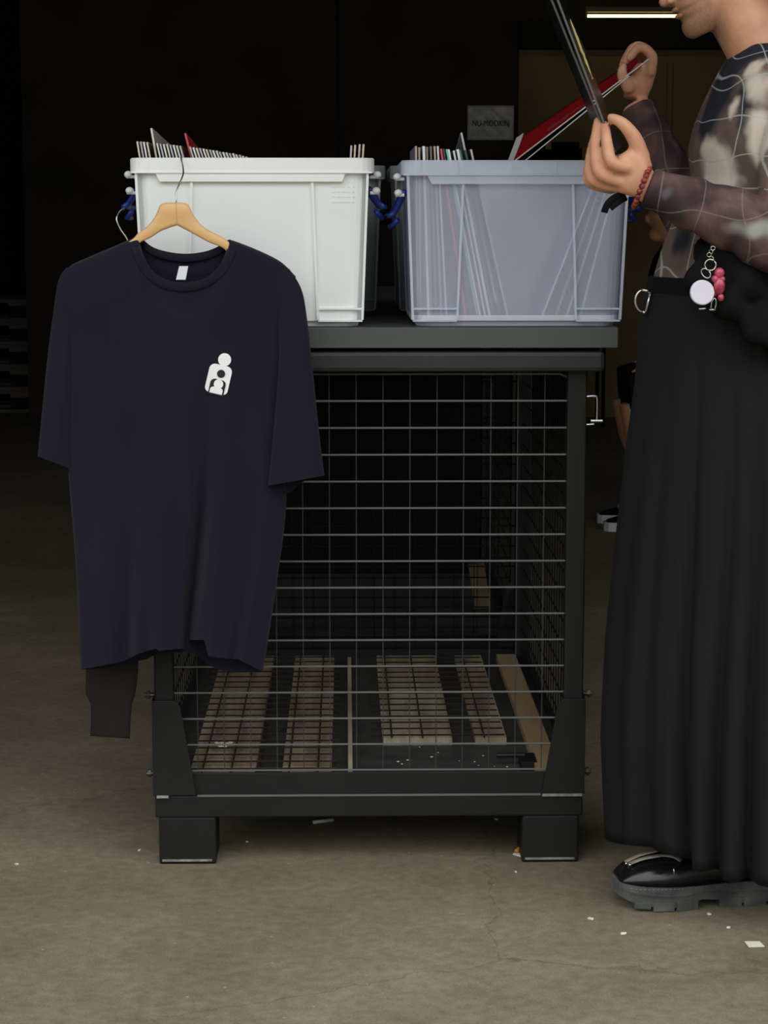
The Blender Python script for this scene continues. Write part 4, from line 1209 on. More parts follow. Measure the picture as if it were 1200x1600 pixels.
        def blob(px, py, Y, r0, r1):
            c = W(px, py, Y) - base
            d = N.new('ShaderNodeVectorMath'); d.operation = 'DISTANCE'; L.new(pos.outputs[0], d.inputs[0]); d.inputs[1].default_value = c
            mr = N.new('ShaderNodeMapRange'); mr.interpolation_type = 'SMOOTHSTEP'
            mr.inputs['From Min'].default_value = r0; mr.inputs['From Max'].default_value = r1; mr.inputs['To Min'].default_value = 1; mr.inputs['To Max'].default_value = 0
            L.new(d.outputs['Value'], mr.inputs['Value']); return mr.outputs[0]
        def mixc(prev, fac, col):
            mx = N.new('ShaderNodeMix'); mx.data_type = 'RGBA'; mx.inputs[7].default_value = rgb(col)
            L.new(fac, mx.inputs[0]); L.new(prev, mx.inputs[6]); return mx.outputs[2]
        rr = N.new('ShaderNodeValToRGB'); rr.color_ramp.elements[0].position = 0.35; rr.color_ramp.elements[0].color = rgb((96, 80, 74))
        rr.color_ramp.elements[1].position = 0.65; rr.color_ramp.elements[1].color = rgb((124, 102, 92)); L.new(nz.outputs['Fac'], rr.inputs[0])
        c = rr.outputs[0]
        for a in ((1145, 100, -0.22, 0.04, 0.075), (1120, 150, -0.24, 0.035, 0.07), (1090, 195, -0.24, 0.02, 0.045), (1185, 60, -0.24, 0.03, 0.06), (1168, 195, -0.34, 0.015, 0.035), (1050, 365, -0.24, 0.02, 0.05), (1160, 150, -0.33, 0.02, 0.045)):
            c = mixc(c, blob(*a), (38, 40, 50))
        for a in ((1186, 130, -0.34, 0.02, 0.05), (1192, 215, -0.36, 0.03, 0.055), (1172, 105, -0.3, 0.012, 0.03), (1105, 270, -0.27, 0.028, 0.06), (1088, 242, -0.25, 0.015, 0.04), (1140, 180, -0.3, 0.006, 0.022), (1125, 290, -0.3, 0.01, 0.035)):
            c = mixc(c, blob(*a), (206, 194, 178))
        # thin pale drawn lines, a loose wavy grid
        c = mixc(c, gridfac(N, L, t, 0.052, 0.0011, 0.75), (176, 184, 182))
        L.new(c, P.inputs['Base Color']); P.inputs['Roughness'].default_value = 0.8; P.inputs['Specular IOR Level'].default_value = 0.2
        wv = N.new('ShaderNodeTexNoise'); wv.inputs['Scale'].default_value = 30; L.new(t.outputs['Object'], wv.inputs['Vector'])
        bp = N.new('ShaderNodeBump'); bp.inputs['Strength'].default_value = 0.25; bp.inputs['Distance'].default_value = 0.01
        L.new(wv.outputs['Fac'], bp.inputs['Height']); L.new(bp.outputs[0], P.inputs['Normal'])
        return m
    def sleevemat():
        m, nt, N, L, P = newmat('sheer_brown_sleeve')
        t = N.new('ShaderNodeTexCoord')
        nz = N.new('ShaderNodeTexNoise'); nz.inputs['Scale'].default_value = 12; nz.inputs['Detail'].default_value = 3; nz.inputs['Distortion'].default_value = 0.6
        L.new(t.outputs['Object'], nz.inputs['Vector'])
        rr = N.new('ShaderNodeValToRGB'); E = rr.color_ramp.elements
        E[0].position = 0.36; E[0].color = rgb((60, 47, 50)); E[1].position = 0.75; E[1].color = rgb((118, 100, 94))
        q1 = E.new(0.48); q1.color = rgb((80, 62, 61)); q2 = E.new(0.6); q2.color = rgb((100, 77, 72))
        L.new(nz.outputs['Fac'], rr.inputs[0])
        def blob(prev, px, py, Y, r0, r1, col, k=1.0, sxx=1.0):
            wn_ = N.new('ShaderNodeTexNoise'); wn_.inputs['Scale'].default_value = 14; L.new(t.outputs['Object'], wn_.inputs['Vector'])
            ws = N.new('ShaderNodeVectorMath'); ws.operation = 'SCALE'; ws.inputs['Scale'].default_value = 0.04; L.new(wn_.outputs['Color'], ws.inputs[0])
            wa = N.new('ShaderNodeVectorMath'); wa.operation = 'ADD'; L.new(t.outputs['Object'], wa.inputs[0]); L.new(ws.outputs[0], wa.inputs[1])
            sc_ = N.new('ShaderNodeVectorMath'); sc_.operation = 'MULTIPLY'; sc_.inputs[1].default_value = (sxx, 1, 1); L.new(wa.outputs[0], sc_.inputs[0])
            ctr_ = W(px, py, Y) - base + Vector((0.02, 0.02, 0.02)); ctr_.x *= sxx
            d = N.new('ShaderNodeVectorMath'); d.operation = 'DISTANCE'; L.new(sc_.outputs[0], d.inputs[0]); d.inputs[1].default_value = ctr_
            mr = N.new('ShaderNodeMapRange'); mr.interpolation_type = 'SMOOTHSTEP'; mr.inputs['From Min'].default_value = r0; mr.inputs['From Max'].default_value = r1; mr.inputs['To Min'].default_value = k; mr.inputs['To Max'].default_value = 0
            L.new(d.outputs['Value'], mr.inputs['Value'])
            mx = N.new('ShaderNodeMix'); mx.data_type = 'RGBA'; mx.inputs[7].default_value = rgb(col); L.new(mr.outputs[0], mx.inputs[0]); L.new(prev, mx.inputs[6]); return mx.outputs[2]
        c = rr.outputs[0]
        for a in ((1022, 318, -0.40, 0.015, 0.045, (48, 38, 42)), (1052, 335, -0.41, 0.01, 0.035, (56, 46, 48)), (1215, 362, -0.45, 0.009, 0.024, (150, 154, 148), 0.9, 0.2), (1038, 300, -0.41, 0.002, 0.012, (104, 98, 102), 0.6, 0.5)):
            c = blob(c, *a)
        mx = N.new('ShaderNodeMix'); mx.data_type = 'RGBA'; mx.inputs[7].default_value = rgb((142, 132, 124)); L.new(gridfac(N, L, t, 0.060, 0.001, 0.45), mx.inputs[0]); L.new(c, mx.inputs[6])
        L.new(mx.outputs[2], P.inputs['Base Color']); P.inputs['Roughness'].default_value = 0.85; P.inputs['Specular IOR Level'].default_value = 0.2
        wv = N.new('ShaderNodeTexWave'); wv.inputs['Scale'].default_value = 9; wv.inputs['Distortion'].default_value = 5; wv.inputs['Detail'].default_value = 2; wv.inputs['Detail Scale'].default_value = 0.8
        L.new(t.outputs['Object'], wv.inputs['Vector'])
        bp = N.new('ShaderNodeBump'); bp.inputs['Strength'].default_value = 0.55; bp.inputs['Distance'].default_value = 0.006
        L.new(wv.outputs['Fac'], bp.inputs['Height']); L.new(bp.outputs[0], P.inputs['Normal'])
        return m
    bm = bmesh.new()
    def ring(z, cx, a, b, n=40, fold=0.0): return [Vector((cx - a * math.cos(2 * math.pi * k / n) * (1 + fold * math.sin(k * 1.3)), YP + b * math.sin(2 * math.pi * k / n) * (1 + fold * math.sin(k * 1.7 + 1)), z)) for k in range(n)]
    def front(px, py): return W(px, py, YP)
    tl = []
    for (px, py, dep, b) in ((1155, 72, 0.075, 0.085), (1134, 96, 0.095, 0.125), (1118, 126, 0.108, 0.175), (1098, 168, 0.122, 0.195), (1084, 205, 0.130, 0.195), (1078, 236, 0.130, 0.19), (1082, 275, 0.122, 0.18), (1076, 315, 0.120, 0.172), (1052, 350, 0.130, 0.168), (1036, 390, 0.135, 0.165), (1022, 438, 0.140, 0.165)):
        p = front(px, py); tl.append(ring(p.z, p.x + dep, dep, b, fold=0.008))
    rings(bm, tl)
    def sleeve_(pts, rad):
        P_ = smoothpath(pts, 8); n_ = len(P_); rr = []
        for k in range(n_):
            f = k / (n_ - 1); r0 = interp([(i / (len(rad) - 1), v) for i, v in enumerate(rad)], f)[0]
            rr.append(r0 * (1 + (0.05 * math.sin(f * 46) + 0.03 * math.sin(f * 83 + 1)) * (f > 0.35)))
        tube(bm, P_, rr, 20)
    sleeve_([sh + Vector((-0.0, 0.07, 0.03)), sh + Vector((0, 0.01, 0.0)), sh.lerp(el, 0.55), el + Vector((0.01, 0, -0.005)), el.lerp(wr, 0.3), el.lerp(wr, 0.65), wr.lerp(el, 0.02)], [0.058, 0.066, 0.060, 0.054, 0.053, 0.044, 0.031])
    sleeve_([sh2 + Vector((0, -0.07, 0.03)), sh2, sh2.lerp(el2, 0.55), el2 + Vector((0.01, 0, -0.01)), el2.lerp(wr2, 0.3), el2.lerp(wr2, 0.7), wr2.lerp(el2, 0.02)], [0.058, 0.064, 0.055, 0.050, 0.046, 0.038, 0.029])
    topo = obj('sheer_top', bm, [topmat(), sleevemat()], per)
    voxel(topo, 0.0045, 3)
    def segd(p, a, b):
        ab = b - a; t_ = max(0, min(1, (p - a).dot(ab) / ab.dot(ab))); return (p - (a + ab * t_)).length
    for pl in topo.data.polygons:
        c = pl.center + base
        if (segd(c, el, wr) < 0.064 and c.y < -0.335) or (segd(c, el2, wr2) < 0.06 and c.y > -0.05): pl.material_index = 1
    # ---------------------------------------------------------- skirt
    bm = bmesh.new()
    # rows: (py at YP, left px, half depth x, half width y, fold amp)
    tab = [(440, 1018, 0.145, 0.165), (470, 1006, 0.155, 0.175), (520, 1000, 0.165, 0.185), (600, 994, 0.18, 0.2), (700, 981, 0.20, 0.215), (850, 966, 0.225, 0.235), (1000, 953, 0.243, 0.25), (1150, 948, 0.256, 0.26), (1250, 953, 0.256, 0.262), (1330, 957, 0.256, 0.262)]
    rs = []; NN = 400; K = 44
    vals = [(-40, 0, 6, .6), (-14, 4, 5, .5), (14, 4, 6, .45), (33, 6, 5, .5), (52, 6, 3.2, 1.0), (64, 15, 3.0, 1.0), (77, 14, 3.0, 1.0), (91, 10, 3.0, .9), (106, 6, 4, .9), (122, 4, 5, .9), (142, 2, 6, .9), (165, 0, 6, .8), (190, 0, 6, .8), (215, 0, 6, .8), (240, 0, 6, .8), (262, 0, 6, .8), (285, 0, 6, .8), (305, 0, 6, .7)]
    for j in range(K + 1):
        py = 440 + (1313 - 440) * j / K
        lx, a, b = interp(tab, py)
        p = W(lx, py, YP)
        f = (py - 440) / 873
        ring = []
        for k in range(NN):
            an = 2 * math.pi * k / NN
            dg_ = math.degrees(an)
            fo = 0
            for (v0, dr, wd, am) in vals:
                d = abs((dg_ - v0 - dr * (1 - f) + 180) % 360 - 180)
                fo += am * math.exp(-(d / wd) ** 2)
            q_ = 1 + (f ** 1.1) * (0.035 - 0.16 * fo) + 0.012 * math.sin(an * 11 + 3 * f) * f
            zz = p.z + 0.002 * math.sin(an * 5 + 1) * f + max(0, f - 0.6) / 0.4 * interp([(0, 0.0), (12, 0.006), (25, 0.026), (46, 0.036), (53, 0.016), (62, 0.012), (68, 0.001), (78, -0.002), (95, -0.006), (130, 0.0), (361, 0)], dg_)[0]
            ring.append(Vector((p.x + a - a * math.cos(an) * q_, YP - b * math.sin(an) * q_, zz)))
        rs.append(ring)
    rings(bm, rs, True, False)
    obj('long_skirt', bm, M['skirt'], per, smooth=True, solid=0.002)
    # waistband and belt
    bm = bmesh.new()
    p = W(1016, 450, YP); rs = []
    for dz, g_ in ((0.02, 0.0), (-0.03, 0.006)):
        rs.append([Vector((p.x + 0.15 - (0.153 + g_) * math.cos(2 * math.pi * k / 48), YP - (0.172 + g_) * math.sin(2 * math.pi * k / 48), p.z + dz)) for k in range(48)])
    rings(bm, rs); obj('waistband', bm, M['black'], per, smooth=False)
    # D-ring at the front of the waist
    c = W(1004, 470, -0.22)
    bm = bmesh.new(); pts = []
    for k in range(14):
        a = R_(100 + 165 * k / 13); pts.append(c + Vector((0.012 * math.cos(a) * 1.2 + 0.002, 0, 0.019 * math.sin(a))))
    tube(bm, pts, 0.0022, 8); c1 = c + Vector((0.014, 0, 0.016)); c0 = c + Vector((0.006, 0, -0.021))
    tube(bm, [pts[0], c1], 0.003, 8); tube(bm, [c1, c0], 0.0024, 8); tube(bm, [pts[-1], c0], 0.003, 8)
    obj('d_ring', bm, M['chrome'], per, smooth=True, label='silver d-ring at the waist')
    # bunched black jacket round the waist
    bm = bmesh.new()
    for q_, (pts, r) in enumerate((([(1085, 428, -0.35), (1120, 455, -0.385), (1160, 490, -0.40), (1210, 505, -0.38), (1270, 500, -0.25)], 0.034),
                                   ([(1105, 405, -0.35), (1150, 430, -0.385), (1200, 462, -0.385), (1270, 470, -0.25)], 0.036),
                                   ([(1150, 470, -0.38), (1180, 515, -0.41), (1215, 535, -0.40), (1275, 530, -0.25)], 0.026),
                                   ([(1095, 395, -0.33), (1150, 400, -0.37), (1210, 415, -0.37), (1275, 430, -0.25)], 0.04))):
        P_ = smoothpath([W(*z) for z in pts], 6); tube(bm, P_, [r * (0.75 + 0.25 * math.sin(k * 0.9 + q_)) for k in range(len(P_))], 14)
    o = obj('tied_jacket', bm, M['black'], per); voxel(o, 0.006, 3)
    # bracelet and strap
    bm = bmesh.new(); ax = (el - wr).normalized(); u_ = ax.orthogonal().normalized(); v_ = ax.cross(u_)
    for k in range(22):
        a = 2 * math.pi * k / 22; ball(bm, wr - ax * 0.004 + Vector((-0.002, -0.002, -0.004)) + (u_ * math.cos(a) + v_ * math.sin(a)) * 0.033, 0.0052, seg=8)
    obj('bracelet', bm, M['redbead'], per, smooth=True, label='red and brown bead bracelet')
    bm = bmesh.new(); 
    for pts in ([(975, 305, -0.36), (962, 308, -0.372), (950, 318, -0.375), (944, 332, -0.37)], [(978, 308, -0.358), (966, 315, -0.37), (953, 325, -0.372)]):
        P_ = smoothpath([W(*z) for z in pts], 5); tube(bm, P_, 0.006, 8, flat=0.25, fdir=(0, 1, 0))
    obj('wrist_strap', bm, M['black'], per, smooth=True)
    # lips
    bm = bmesh.new()
    for z, x in ((0.0585, -0.0955), (0.0465, -0.0945)):
        tube(bm, smoothpath([H((x + 0.016, -0.024, z - 0.002)), H((x + 0.004, -0.014, z)), H((x - 0.001, 0, z)), H((x + 0.004, 0.014, z)), H((x + 0.016, 0.024, z - 0.002))], 4), [0.0015] + [0.0042] * 15 + [0.0015], 8)
    obj('lips', bm, M['lip'], per, smooth=True)
    # hair cap
    bm = bmesh.new(); rs = []
    for z, f, b, w_ in prof:
        if z < 0.10: continue
        f2 = max(f, -0.075 + (0.165 - z) * 1.4) if z < 0.17 else f
        f2 = min(f2, b - 0.02) - (0.006 if z >= 0.17 else 0)
        c = (f2 + b + 0.006) / 2; a = (b + 0.006 - f2) / 2
        rs.append([H((c - a * math.cos(2 * math.pi * k / 36), (w_ + 0.006) * math.sin(2 * math.pi * k / 36), z + 0.004)) for k in range(36)])
    rings(bm, rs); obj('hair', bm, M['hair'], per, smooth=True)
    # ---------------------------------------------------------- shoes
    def shoe(toe, yaw, yc):
        """toe world x, centre line through y=yc, shoe points to -x turned by yaw"""
        Lh = 0.315
        rot = Matrix.Rotation(yaw, 3, 'Z')
        def T(x, y, z): return Vector((toe, yc, 0)) + rot @ Vector((x, y, z))
        def hwid(x):
            return interp([(0, 0.016), (0.004, 0.030), (0.012, 0.042), (0.03, 0.053), (0.06, 0.060), (0.10, 0.061), (0.15, 0.050), (0.19, 0.043), (0.24, 0.044), (0.29, 0.042), (0.31, 0.028), (0.315, 0.012)], x)[0]
        xs_ = [0, 0.004, 0.010, 0.02, 0.035, 0.06, 0.09, 0.12, 0.15, 0.18, 0.21, 0.24, 0.27, 0.295, 0.308, 0.315]
        root = None
        # sole: outline slices along x
        bm = bmesh.new(); rs = []
        for x in xs_:
            hw = hwid(x)
            zb_ = interp([(0, 0.020), (0.03, 0.008), (0.08, 0.001), (0.10, 0.0), (0.142, 0.0), (0.147, 0.011), (0.178, 0.011), (0.185, 0.0), (0.315, 0.0)], x)[0] + 0.006
            zt_ = interp([(0, 0.052), (0.04, 0.048), (0.15, 0.044), (0.315, 0.050)], x)[0]
            zm = (zb_ + zt_) / 2
            rs.append([T(x, -hw, zt_ - 0.002), T(x, -hw - 0.0015, zm + 0.003), T(x, -hw, zm - 0.002), T(x, -hw + 0.002, zb_), T(x, hw - 0.002, zb_), T(x, hw, zm - 0.002), T(x, hw + 0.0015, zm + 0.003), T(x, hw, zt_ - 0.002)])
        rings(bm, rs)
        # lugs
        for k, (xa, xb) in enumerate(((0.028, 0.056), (0.060, 0.098), (0.102, 0.143), (0.184, 0.225), (0.229, 0.27), (0.274, 0.306))):
            for s in (-1, 1):
                z_l = interp([(0, 0.016), (0.03, 0.006), (0.08, 0.0)], (xa + xb) / 2 - 0.01)[0]
                pts = []
                for x in (xa, xb):
                    hw = hwid(x) + 0.001
                    for (y, z) in ((hw, 0.018), (hw - 0.002, z_l), (hw - 0.03, z_l), (hw - 0.03, 0.018)): pts.append(T(x, s * y, z))
                rings(bm, [pts[:4], pts[4:]])
        so = obj('shoe', bm, M['sole'], per, bevel=0.0012)
        # welt stitching
        bm = bmesh.new()
        x = 0.02
        while x < 0.16:
            tube(bm, [T(x, -hwid(x) - 0.0012, 0.0425), T(x + 0.004, -hwid(x + 0.004) - 0.0012, 0.0425)], 0.0007, 4); x += 0.0075
        obj('stitching', bm, M['stitch'], so)
        # upper
        bm = bmesh.new(); rs = []
        hts = [(0.006, 0.006), (0.012, 0.016), (0.025, 0.028), (0.05, 0.040), (0.08, 0.048), (0.11, 0.060), (0.14, 0.075), (0.17, 0.085), (0.20, 0.09), (0.26, 0.088), (0.295, 0.08), (0.309, 0.05)]
        for x, h in hts:
            hw = hwid(x) - 0.005; z0_ = interp([(0, 0.048), (0.04, 0.045), (0.15, 0.041), (0.315, 0.047)], x)[0]
            rs.append([T(x, -hw * math.cos(math.pi * k / 14), z0_ + h * math.sin(math.pi * k / 14) ** 0.8) for k in range(15)])
        rings(bm, rs); obj('upper', bm, M['leather'], so, smooth=True)
        bm = bmesh.new()
        def Tz(x, y, d=0.0):
            h = interp(hts, x)[0]; hw = hwid(x) - 0.005; c = max(-1, min(1, y / hw)); return T(x, y, 0.044 + h * (math.sqrt(max(0, 1 - c * c)) ** 0.8) + 0.003 + d)
        for (ya, yb, xa, xb) in ((-0.014, -0.026, 0.024, 0.085), (0.002, -0.010, 0.022, 0.10), (-0.024, -0.044, 0.08, 0.112)):
            P_ = [Tz(xa + (xb - xa) * k / 6, ya + (yb - ya) * k / 6, 0.003) for k in range(7)]
            tube(bm, P_, 0.0075, 8, flat=0.3, fdir=(0, 0, 1))
        obj('ribbon_bow', bm, M['strap'], so, smooth=True)
        bm = bmesh.new()
        tube(bm, [Tz(0.098, -0.047, 0.0), Tz(0.098, -0.052, -0.006)], 0.0015, 6)
        obj('buckle', bm, M['chrome'], so, smooth=True)
        for (x, y) in ((0.022, -0.008), (0.026, -0.020)):
            bm = bmesh.new(); ball(bm, Tz(x, y, 0.004), 0.003, seg=10); obj('stud', bm, M['chrome'], so, smooth=True)
        return so
    tp = G(948, 1372, 0.02)
    shoe(tp.x, R_(6), -0.245)
    shoe(tp.x + 0.12, R_(-4), -0.06)
    return per
person = build_person()

# keychain hanging from the waist
c = W(1097, 457, -0.435)
kc = thing('keychain', 'keychain with a pearly round disc and a glossy pink charm hanging at the waist', 'keychain', c)
bm = bmesh.new(); q = Matrix.Rotation(R_(12), 3, 'Y')
cyl(bm, c, (0.15, -1, 0.1), 0.0205, 0.006, 32); obj('round_disc', bm, M['disc'], kc, smooth=False, bevel=0.002)
bm = bmesh.new()
def ringt(bm, c, r, ax, rr=0.0009, sz=1.0):
    ax = Vector(ax).normalized(); u_ = ax.orthogonal().normalized(); v_ = ax.cross(u_)
    P_ = [c + (u_ * math.cos(2 * math.pi * k / 16) + v_ * math.sin(2 * math.pi * k / 16) * sz) * r for k in range(17)]
    tube(bm, P_, rr, 6)
ringt(bm, W(1110, 414, -0.435), 0.009, (0.1, 1, 0), 0.0012); ringt(bm, W(1103, 427, -0.437), 0.006, (0.3, 1, 0), 0.001, 1.5)
for k, (px, py) in enumerate(((1108, 398), (1111, 393), (1114, 388), (1112, 404))): ringt(bm, W(px, py, -0.433), 0.0035, (k % 2, 1, 0.3), 0.0008)
tube(bm, [W(1111, 386, -0.430), W(1112, 378, -0.37)], 0.001, 6)
obj('split_rings', bm, M['chrome'], kc, smooth=True)
bm = bmesh.new()
ball(bm, W(1124, 426, -0.430), 0.0085, 1, 0.8, 1, 12); ball(bm, W(1124, 447, -0.430), 0.0095, 1, 0.8, 1.5, 12); ball(bm, W(1117, 455, -0.425), 0.007, 1, 0.8, 1.3, 10)
ball(bm, W(1126, 465, -0.430), 0.0055, 1, 0.8, 1.2, 10); ball(bm, W(1117, 436, -0.430), 0.006, seg=10); ball(bm, W(1129, 436, -0.430), 0.0045, seg=10)
obj('pink_charm', bm, M['pink'], kc, smooth=True)
bm = bmesh.new()
tube(bm, smoothpath([W(1111, 483, -0.433), W(1112, 472, -0.433), W(1117, 466, -0.433), W(1119, 474, -0.433), W(1117, 483, -0.433)], 4), 0.0011, 6)
tube(bm, [W(1092, 483, -0.431), W(1103, 482, -0.431)], 0.002, 6); tube(bm, [W(1108, 484, -0.431), W(1118, 484, -0.431)], 0.002, 6)
obj('metal_tag', bm, M['hook'], kc, smooth=True)

# ---------------------------------------------------------------- held record sleeves
def heldsleeve(name, label, P1, P2, depdir, dep, m, parts):
    pass
# red gatefold: near edge runs from (802,250) up to (1015,93)
Y1 = 0.135
A = W(806, 250, Y1); B = W(1014, 92, 0.06)
e1 = (B - A).normalized(); ln = 0.33
A = B - e1 * ln
# far edge displaced up-left in the picture: choose depth direction so the red face shows
f1 = W(777, 243, Y1 + 0.28)
A0 = W(806, 250, Y1)
dd = (f1 - A0); dd = (dd - e1 * dd.dot(e1)).normalized()
nn = e1.cross(dd).normalized()
if nn.z > 0: nn = -nn
rs_ = thing('red_record_sleeve', 'opened glossy red gatefold record sleeve held up by the far hand', 'record', A)
dB = Vector((-0.04, 1, 0.0)); dB = (dB - e1 * dB.dot(e1)).normalized()
def S_(u, v, o=0.0):
    d = (dd * (1 - u) + dB * u).normalized()
    nr = e1.cross(d).normalized()
    if nr.z > 0: nr = -nr
    return A + e1 * (ln * u) + d * (0.31 * v) + nr * (o + 0.004 * math.sin(math.pi * u) * math.sin(math.pi * v))
def sheet(u0, u1, v0, v1, o, nu=16, nv=10):
    bm = bmesh.new()
    g = [[bm.verts.new(S_(u0 + (u1 - u0) * i / nu, v0 + (v1 - v0) * j / nv, o)) for i in range(nu + 1)] for j in range(nv + 1)]
    for j in range(nv):
        for i in range(nu): bm.faces.new((g[j][i], g[j][i + 1], g[j + 1][i + 1], g[j + 1][i]))
    return bm
obj('front_cover', sheet(0, 0.94, 0, 0.9, 0), M['redsleeve'], rs_, smooth=True, solid=0.0022)
bm = bmesh.new(); tube(bm, [S_(i / 10, -0.002) for i in range(11)], 0.0012, 6); obj('cover_edge', bm, M['whiteedge'], rs_)
op = -Vector((e1.z * -1, 0, e1.x)) if False else Vector((0.55, 0, -0.83))
def quadslab(bm, p, th):
    n_ = (p[1] - p[0]).cross(p[3] - p[0]).normalized() * th / 2
    v1 = [bm.verts.new(x - n_) for x in p]; v2 = [bm.verts.new(x + n_) for x in p]
    bm.faces.new(v1[::-1]); bm.faces.new(v2)
    for i in range(4): bm.faces.new((v1[i], v1[(i + 1) % 4], v2[(i + 1) % 4], v2[i]))
P0 = A + op * 0.013; P1_ = A + e1 * (ln * 0.86) + op * 0.003
bm = bmesh.new(); quadslab(bm, [P0, P1_, P1_ + dB * 0.30, P0 + dB * 0.30], 0.002)
obj('back_cover', bm, M['blackcard'], rs_)
bm = bmesh.new(); tube(bm, [P0 - dB * 0.001, P1_ - dB * 0.001], 0.0011, 6); obj('cover_edge', bm, M['whiteedge'], rs_)
for sg in (1, -1):
    obj('pale_end_strip', sheet(0.0, 0.055, 0.02, 0.98, sg * 0.0019, 4, 8), M['whiteedge'], rs_, smooth=True, label='pale grey strip at the lower end')
for sg in (1, -1):
    bm = bmesh.new()
    for k in range(26):
        if k in (7, 12, 19): continue
        for r_ in range(1):
            u0 = 0.27 + k * 0.0125; v0 = 0.25 + 0.3 * r_
            q_ = [S_(u0, v0, sg * 0.0019), S_(u0 + 0.008, v0, sg * 0.0019), S_(u0 + 0.008, v0 + 0.16, sg * 0.0019), S_(u0, v0 + 0.16, sg * 0.0019)]
            bm.faces.new([bm.verts.new(x) for x in q_])
    obj('printed_text', bm, M['redtext'], rs_)

# black record sleeves in the near hand
def dark_sleeve(name, label, pa, pb, Y, shift, w_far, th, glint=False, edgecol='greyedge'):
    a = W(pa[0], pa[1], Y); b = W(pb[0], pb[1], Y)
    u_ = (a - b).normalized(); ln = 0.315; a = b + u_ * ln
    far = W(pb[0] + w_far[0], pb[1] + w_far[1], Y + 0.26)
    d_ = far - b; d_ = (d_ - u_ * d_.dot(u_)).normalized(); n_ = u_.cross(d_).normalized()
    t = thing(name, label, 'record', b)
    bm = bmesh.new(); obox(bm, b + u_ * ln / 2 + d_ * 0.155, u_, d_, n_, ln / 2, 0.155, th / 2); obj('cover', bm, M['blackcard'], t)
    bm = bmesh.new(); obox(bm, b + u_ * ln / 2 - d_ * 0.0005, u_, d_, n_, ln / 2, 0.0007, th / 2 + 0.0002); obj('cover_edge', bm, M[edgecol], t)
    if glint:
        bm = bmesh.new()
        s = 1 if n_.x > 0 else -1
        n3 = n_ * s
        random.seed(3)
        pts = []; g = []
        for i in range(15):
            f = i / 14; wv = 0.045 * math.sin(math.pi * f) ** 0.6 + random.uniform(-.006, .006)
            for j in range(5):
                v = (j / 4 - 0.5) * 2 * wv
                g.append(bm.verts.new(b + u_ * (ln * 0.40 + f * 0.105 + 0.004 * random.random()) + d_ * (0.13 + v) + n3 * (th / 2 + 0.001 + 0.001 * random.random())))
        for i in range(14):
            for j in range(4): bm.faces.new((g[i * 5 + j], g[i * 5 + j + 1], g[i * 5 + j + 6], g[i * 5 + j + 5]))
        obj('glint_patch', bm, M['glint'], t, solid=0.0006, label='painted yellow lamp glint on the black cover')
    return t
dark_sleeve('black_record_sleeve', 'black record sleeve with a painted yellow glint gripped in the near hand', (864, -20), (961, 238), -0.365, 0, (12, 5), 0.003, glint=True)
dark_sleeve('black_record_sleeve', 'plain black record sleeve held in the near hand against the one with the glint', (854, -20), (938, 190), -0.35, 0, (-8, 6), 0.003, edgecol='greyedge')

